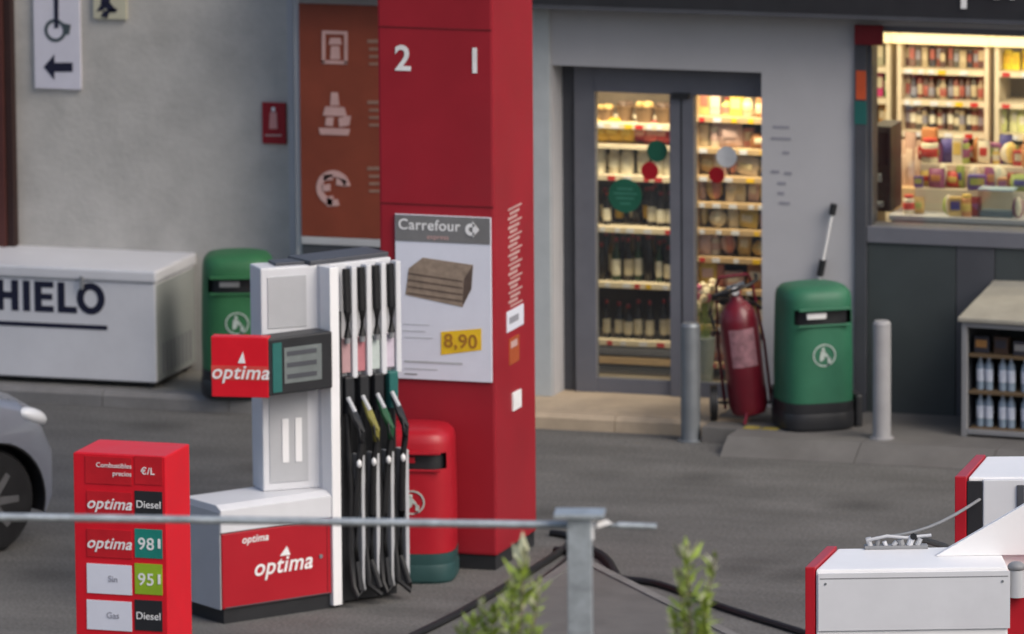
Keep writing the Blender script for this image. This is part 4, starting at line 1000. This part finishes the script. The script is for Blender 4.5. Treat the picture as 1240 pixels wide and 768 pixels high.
# ------------------------------------------------------------------ shrubs in front of the forecourt
def sprig(label, tips, dist, dens=1.0):
    base = od(tips[0][0], 800, dist); base.z = 3.2
    T = thing('young_shrub', label, 'shrub', base, 0, 'young shrubs by the railing')
    st_ = MB(); lf = MB()
    for (tx, ty, bx, ms) in tips:
        top = od(tx, ty, dist+random.uniform(-.05, .05))-base
        low = od(bx, 790, dist)-base; rt = Vector(((random.random()-.5)*.05, (random.random()-.5)*.05, 0))
        pts_ = [rt, low.lerp(rt, .4), low, low.lerp(top, .5)+Vector((random.uniform(-.01, .01), 0, 0)), top]
        st_.tube(pts_, [.008, .007, .006, .004, .002], m_stem, 6)
        n_ = int(24*dens)
        for i in range(n_):
            f_ = i/(n_-1); P_ = low.lerp(top, f_*1.0) if f_ > .2 else rt.lerp(top, .6+f_)
            for j in range(2):
                az = i*2.4+j*3.14+random.uniform(-.4, .4); el = rad(random.uniform(35, 70) if f_ > .7 else random.uniform(5, 55))
                d_ = Vector((math.cos(az)*math.cos(el), math.sin(az)*math.cos(el), math.sin(el)))
                L__ = random.uniform(.05, .105)*ms*(1-.25*f_)*random.choice([.6, 1, 1, 1.25]); wv = d_.cross(Vector((0, 0, 1))).normalized()*L__*.19
                nn = d_.cross(wv).normalized()*L__*.05
                t_ = bmesh.new()
                v_ = [t_.verts.new(q_) for q_ in (P_, P_+d_*L__*.4+wv+nn, P_+d_*L__, P_+d_*L__*.4-wv+nn, P_+d_*L__*.45-nn)]
                t_.faces.new((v_[0], v_[1], v_[4])); t_.faces.new((v_[1], v_[2], v_[4])); t_.faces.new((v_[2], v_[3], v_[4])); t_.faces.new((v_[3], v_[0], v_[4]))
                lf._add(t_, m_leaf2 if (f_ > .85 and random.random() < .5) or random.random() < .12 else m_leaf)
    st_.build('stem', T); lf.build('foliage', T)
DS = 29.2
sprig('small leafy shrub tip immediately left of the railing post', [(634, 678, 628, 1.25), (652, 712, 640, .8), (622, 708, 616, .9)], DS)
sprig('low pale twiggy shrub at the bottom left of the railing post', [(598, 742, 592, 1.2), (572, 752, 580, 1.0), (618, 726, 604, .8), (584, 728, 588, .7), (560, 765, 566, .8)], DS+.2, .7)
sprig('tallest leafy shrub right of the railing post', [(831, 666, 838, 1.3), (866, 676, 842, .8), (854, 730, 852, .9), (822, 700, 836, .7), (814, 745, 828, .7)], DS)

# ------------------------------------------------------------------ car, front wing entering at the left
wc = oz(-7, 672, 0)
CA = AG+rad(38)
CR = thing('parked_car', 'silver small car whose front wheel and wing enter at the left edge', 'car', (wc.x, wc.y, 0), CA)
# local: +x forward, side facing camera is -y ; wheel centre at x=0,y=0
WR_ = .36
# lower body: outer skins with arch openings, full-width centre
def body_poly(pl_):
    P_ = [(-3.0, .25), (-3.1, .55), (-3.1, .95), (-2.9, 1.08), (-.9, 1.17), (-.2, 1.15), (.28-pl_*.5, 1.05), (.50-pl_, .92), (.61-pl_, .66), (.61-pl_, .36), (.55-pl_, .24)]
    A_ = [(WR_*1.15*math.cos(rad(a_)), WR_+WR_*1.15*math.sin(rad(a_))) for a_ in range(-15, 196, 10)]
    B_ = [(-2.35+x_, z_) for x_, z_ in A_]
    return P_ + [q_ for q_ in A_] + [q_ for q_ in B_]
def loft(polys, M, mb, close=True):
    t_ = bmesh.new(); rg = [[t_.verts.new((x_, y_, z_)) for x_, z_ in pl_] for y_, pl_ in polys]; n_ = len(rg[0])
    for r1__, r2__ in zip(rg, rg[1:]):
        for k_ in range(n_): t_.faces.new((r1__[k_], r1__[(k_+1) % n_], r2__[(k_+1) % n_], r2__[k_]))
    for r_ in (rg[0], rg[-1]):
        for tri in tessellate_polygon([[Vector((v_.co.x, v_.co.z, 0)) for v_ in r_]]):
            try: t_.faces.new([r_[q_] for q_ in tri])
            except ValueError: pass
    mb._add(t_, M, None, True)
def adj(pl_, zoff):
    return [(x_, z_ - (zoff if z_ > .8 and not abs(math.hypot(x_, z_-WR_)-WR_*1.15) < .01 else 0)) for x_, z_ in pl_]
b = MB(); loft([(-.03, adj(body_poly(.15), .09)), (0.0, adj(body_poly(.12), .04)), (.10, adj(body_poly(.06), .015)), (.22, body_poly(.01))], m_silver, b)
loft([(1.42, body_poly(.01)), (1.56, adj(body_poly(.06), .015)), (1.64, adj(body_poly(.12), .04)), (1.67, adj(body_poly(.15), .09))], m_silver, b)
b.prism([(-3.08, .25), (-3.1, .95), (-2.9, 1.085), (-.9, 1.175), (-.2, 1.155), (.27, 1.05), (.48, .92), (.595, .66), (.595, .36), (.54, .24)], 'y', .221, 1.419, m_silver)
b.build('body', CR)
b = MB(); b.prism([(-.75, 1.17), (-1.35, 1.56), (-2.5, 1.58), (-2.95, 1.09)], 'y', .16, 1.48, mat('car_glass', (.02, .025, .03), .1), .03); b.build('cabin', CR)
b = MB(); b.box(-2.35-.4, .38, .18, 1.46, .2, .3, m_black); b.build('underbody', CR)
for wx, wy in ((0, .02), (-2.35, .02), (0, 1.42), (-2.35, 1.42)):
    b = MB(); b.lathe([(WR_*.6, -.1), (WR_*.93, -.1), (WR_, -.07), (WR_, .07), (WR_*.93, .1), (WR_*.6, .1)], m_black, 32, mtx=Matrix.Translation((wx, wy+.1, WR_)) @ Matrix.Rotation(rad(90), 4, 'X')); wh = b.build('wheel', CR)
    b = MB(); yy = wy-.002 if wy < 1 else wy+.19
    if wy < 1:
        b2 = MB(); b2.cyl((wx, .165, WR_), (wx, .2195, WR_), WR_*1.14, m_black, 30)
        for k_ in range(-15, 195, 6):
            c0_, s0_, c1_, s1_ = math.cos(rad(k_)), math.sin(rad(k_)), math.cos(rad(k_+6)), math.sin(rad(k_+6))
            b2.prism([(wx+rr_*c_, WR_+rr_*s_) for rr_, c_, s_ in ((WR_*1.115, c0_, s0_), (WR_*1.14, c0_, s0_), (WR_*1.14, c1_, s1_), (WR_*1.115, c1_, s1_))], 'y', -.028, .164, m_black)
        b2.build('wheel_arch_liner', CR)
    b.cyl((wx, wy+.02, WR_), (wx, wy+.18, WR_), WR_*.60, mat('rim_dark', (.03, .03, .033), .4), 28)
    for k_ in range(7):
        a_ = k_*2*math.pi/7; c_, s_ = math.cos(a_), math.sin(a_)
        b.hull([(wx+r_*c_-w_*s_, y_, WR_+r_*s_+w_*c_) for r_, w_ in ((.03, .03), (.03, -.03), (WR_*.62, .022), (WR_*.62, -.022)) for y_ in (yy, yy+.02)], mat('rim_alloy', (.14, .14, .145), .4, .4))
    b.cyl((wx, yy-.004, WR_), (wx, yy+.02, WR_), .045, m_ggrey, 14); b.build('rim', wh)
b = MB(); b.ball((0, 0, 0), .17, .09, .062, m_lamp, Matrix.Translation((.36, .055, .90)) @ Matrix.Rotation(rad(28), 4, 'Z') @ Matrix.Rotation(rad(20), 4, 'Y'), sub=3); b.build('headlight', CR)
b = MB(); b.ball((0, 0, 0), .17, .09, .062, m_lamp, Matrix.Translation((.36, 1.585, .90)) @ Matrix.Rotation(rad(-28), 4, 'Z') @ Matrix.Rotation(rad(20), 4, 'Y'), sub=3); b.build('headlight', CR)

# ------------------------------------------------------------------ light
W_ = bpy.data.worlds.new('World'); sc.world = W_; W_.use_nodes = True
nt = W_.node_tree; bg = nt.nodes['Background']; sky = nt.nodes.new('ShaderNodeTexSky'); sky.sky_type = 'NISHITA'; sky.sun_disc = False
SE, SA = rad(42), rad(116)          # elevation; direction of the sun, degrees clockwise from +Y
sky.sun_elevation = SE; sky.sun_rotation = SA; sky.dust_density = 4; sky.air_density = 1.0; sky.ozone_density = 1.0; sky.altitude = 50
nt.links.new(sky.outputs[0], bg.inputs[0]); bg.inputs[1].default_value = .14
sd = Vector((math.sin(SA)*math.cos(SE), math.cos(SA)*math.cos(SE), math.sin(SE)))
sl = bpy.data.lights.new('sun', 'SUN'); sl.energy = 1.1; sl.angle = rad(40); sl.color = (1, .96, .9)
so = bpy.data.objects.new('sun', sl); COL.objects.link(so); so.rotation_euler = (-sd).to_track_quat('-Z', 'Y').to_euler(); so.location = (10, -20, 30)
def area(x, y, z, sx_, sy_, pw_, c_, tilt=0):
    l = bpy.data.lights.new('ceiling_lamp', 'AREA'); l.shape = 'RECTANGLE'; l.size = sx_; l.size_y = sy_; l.energy = pw_; l.color = c_
    o = bpy.data.objects.new('ceiling_lamp', l); COL.objects.link(o); o.location = (x, y, z); o.rotation_euler = (rad(tilt), 0, 0)
warm = (1, .82, .56)
area(.7, .50, 3.1, 1.6, .2, 56, warm, 32); area(2.0, .50, 3.1, 1.2, .2, 52, warm, 32)
area(1.2, 3.5, 3.2, 3, 1, 40, warm)
area(4.5, 1.2, 3.2, 3.6, .3, 66, warm, 32)
area(4.5, .45, 3.0, 3.6, .15, 16, warm, 0)
area(4.5, 3.8, 3.2, 3, 1, 30, warm)

sc.view_settings.view_transform = 'Standard'; sc.view_settings.look = 'None'; sc.view_settings.exposure = 0.32; sc.view_settings.gamma = 1
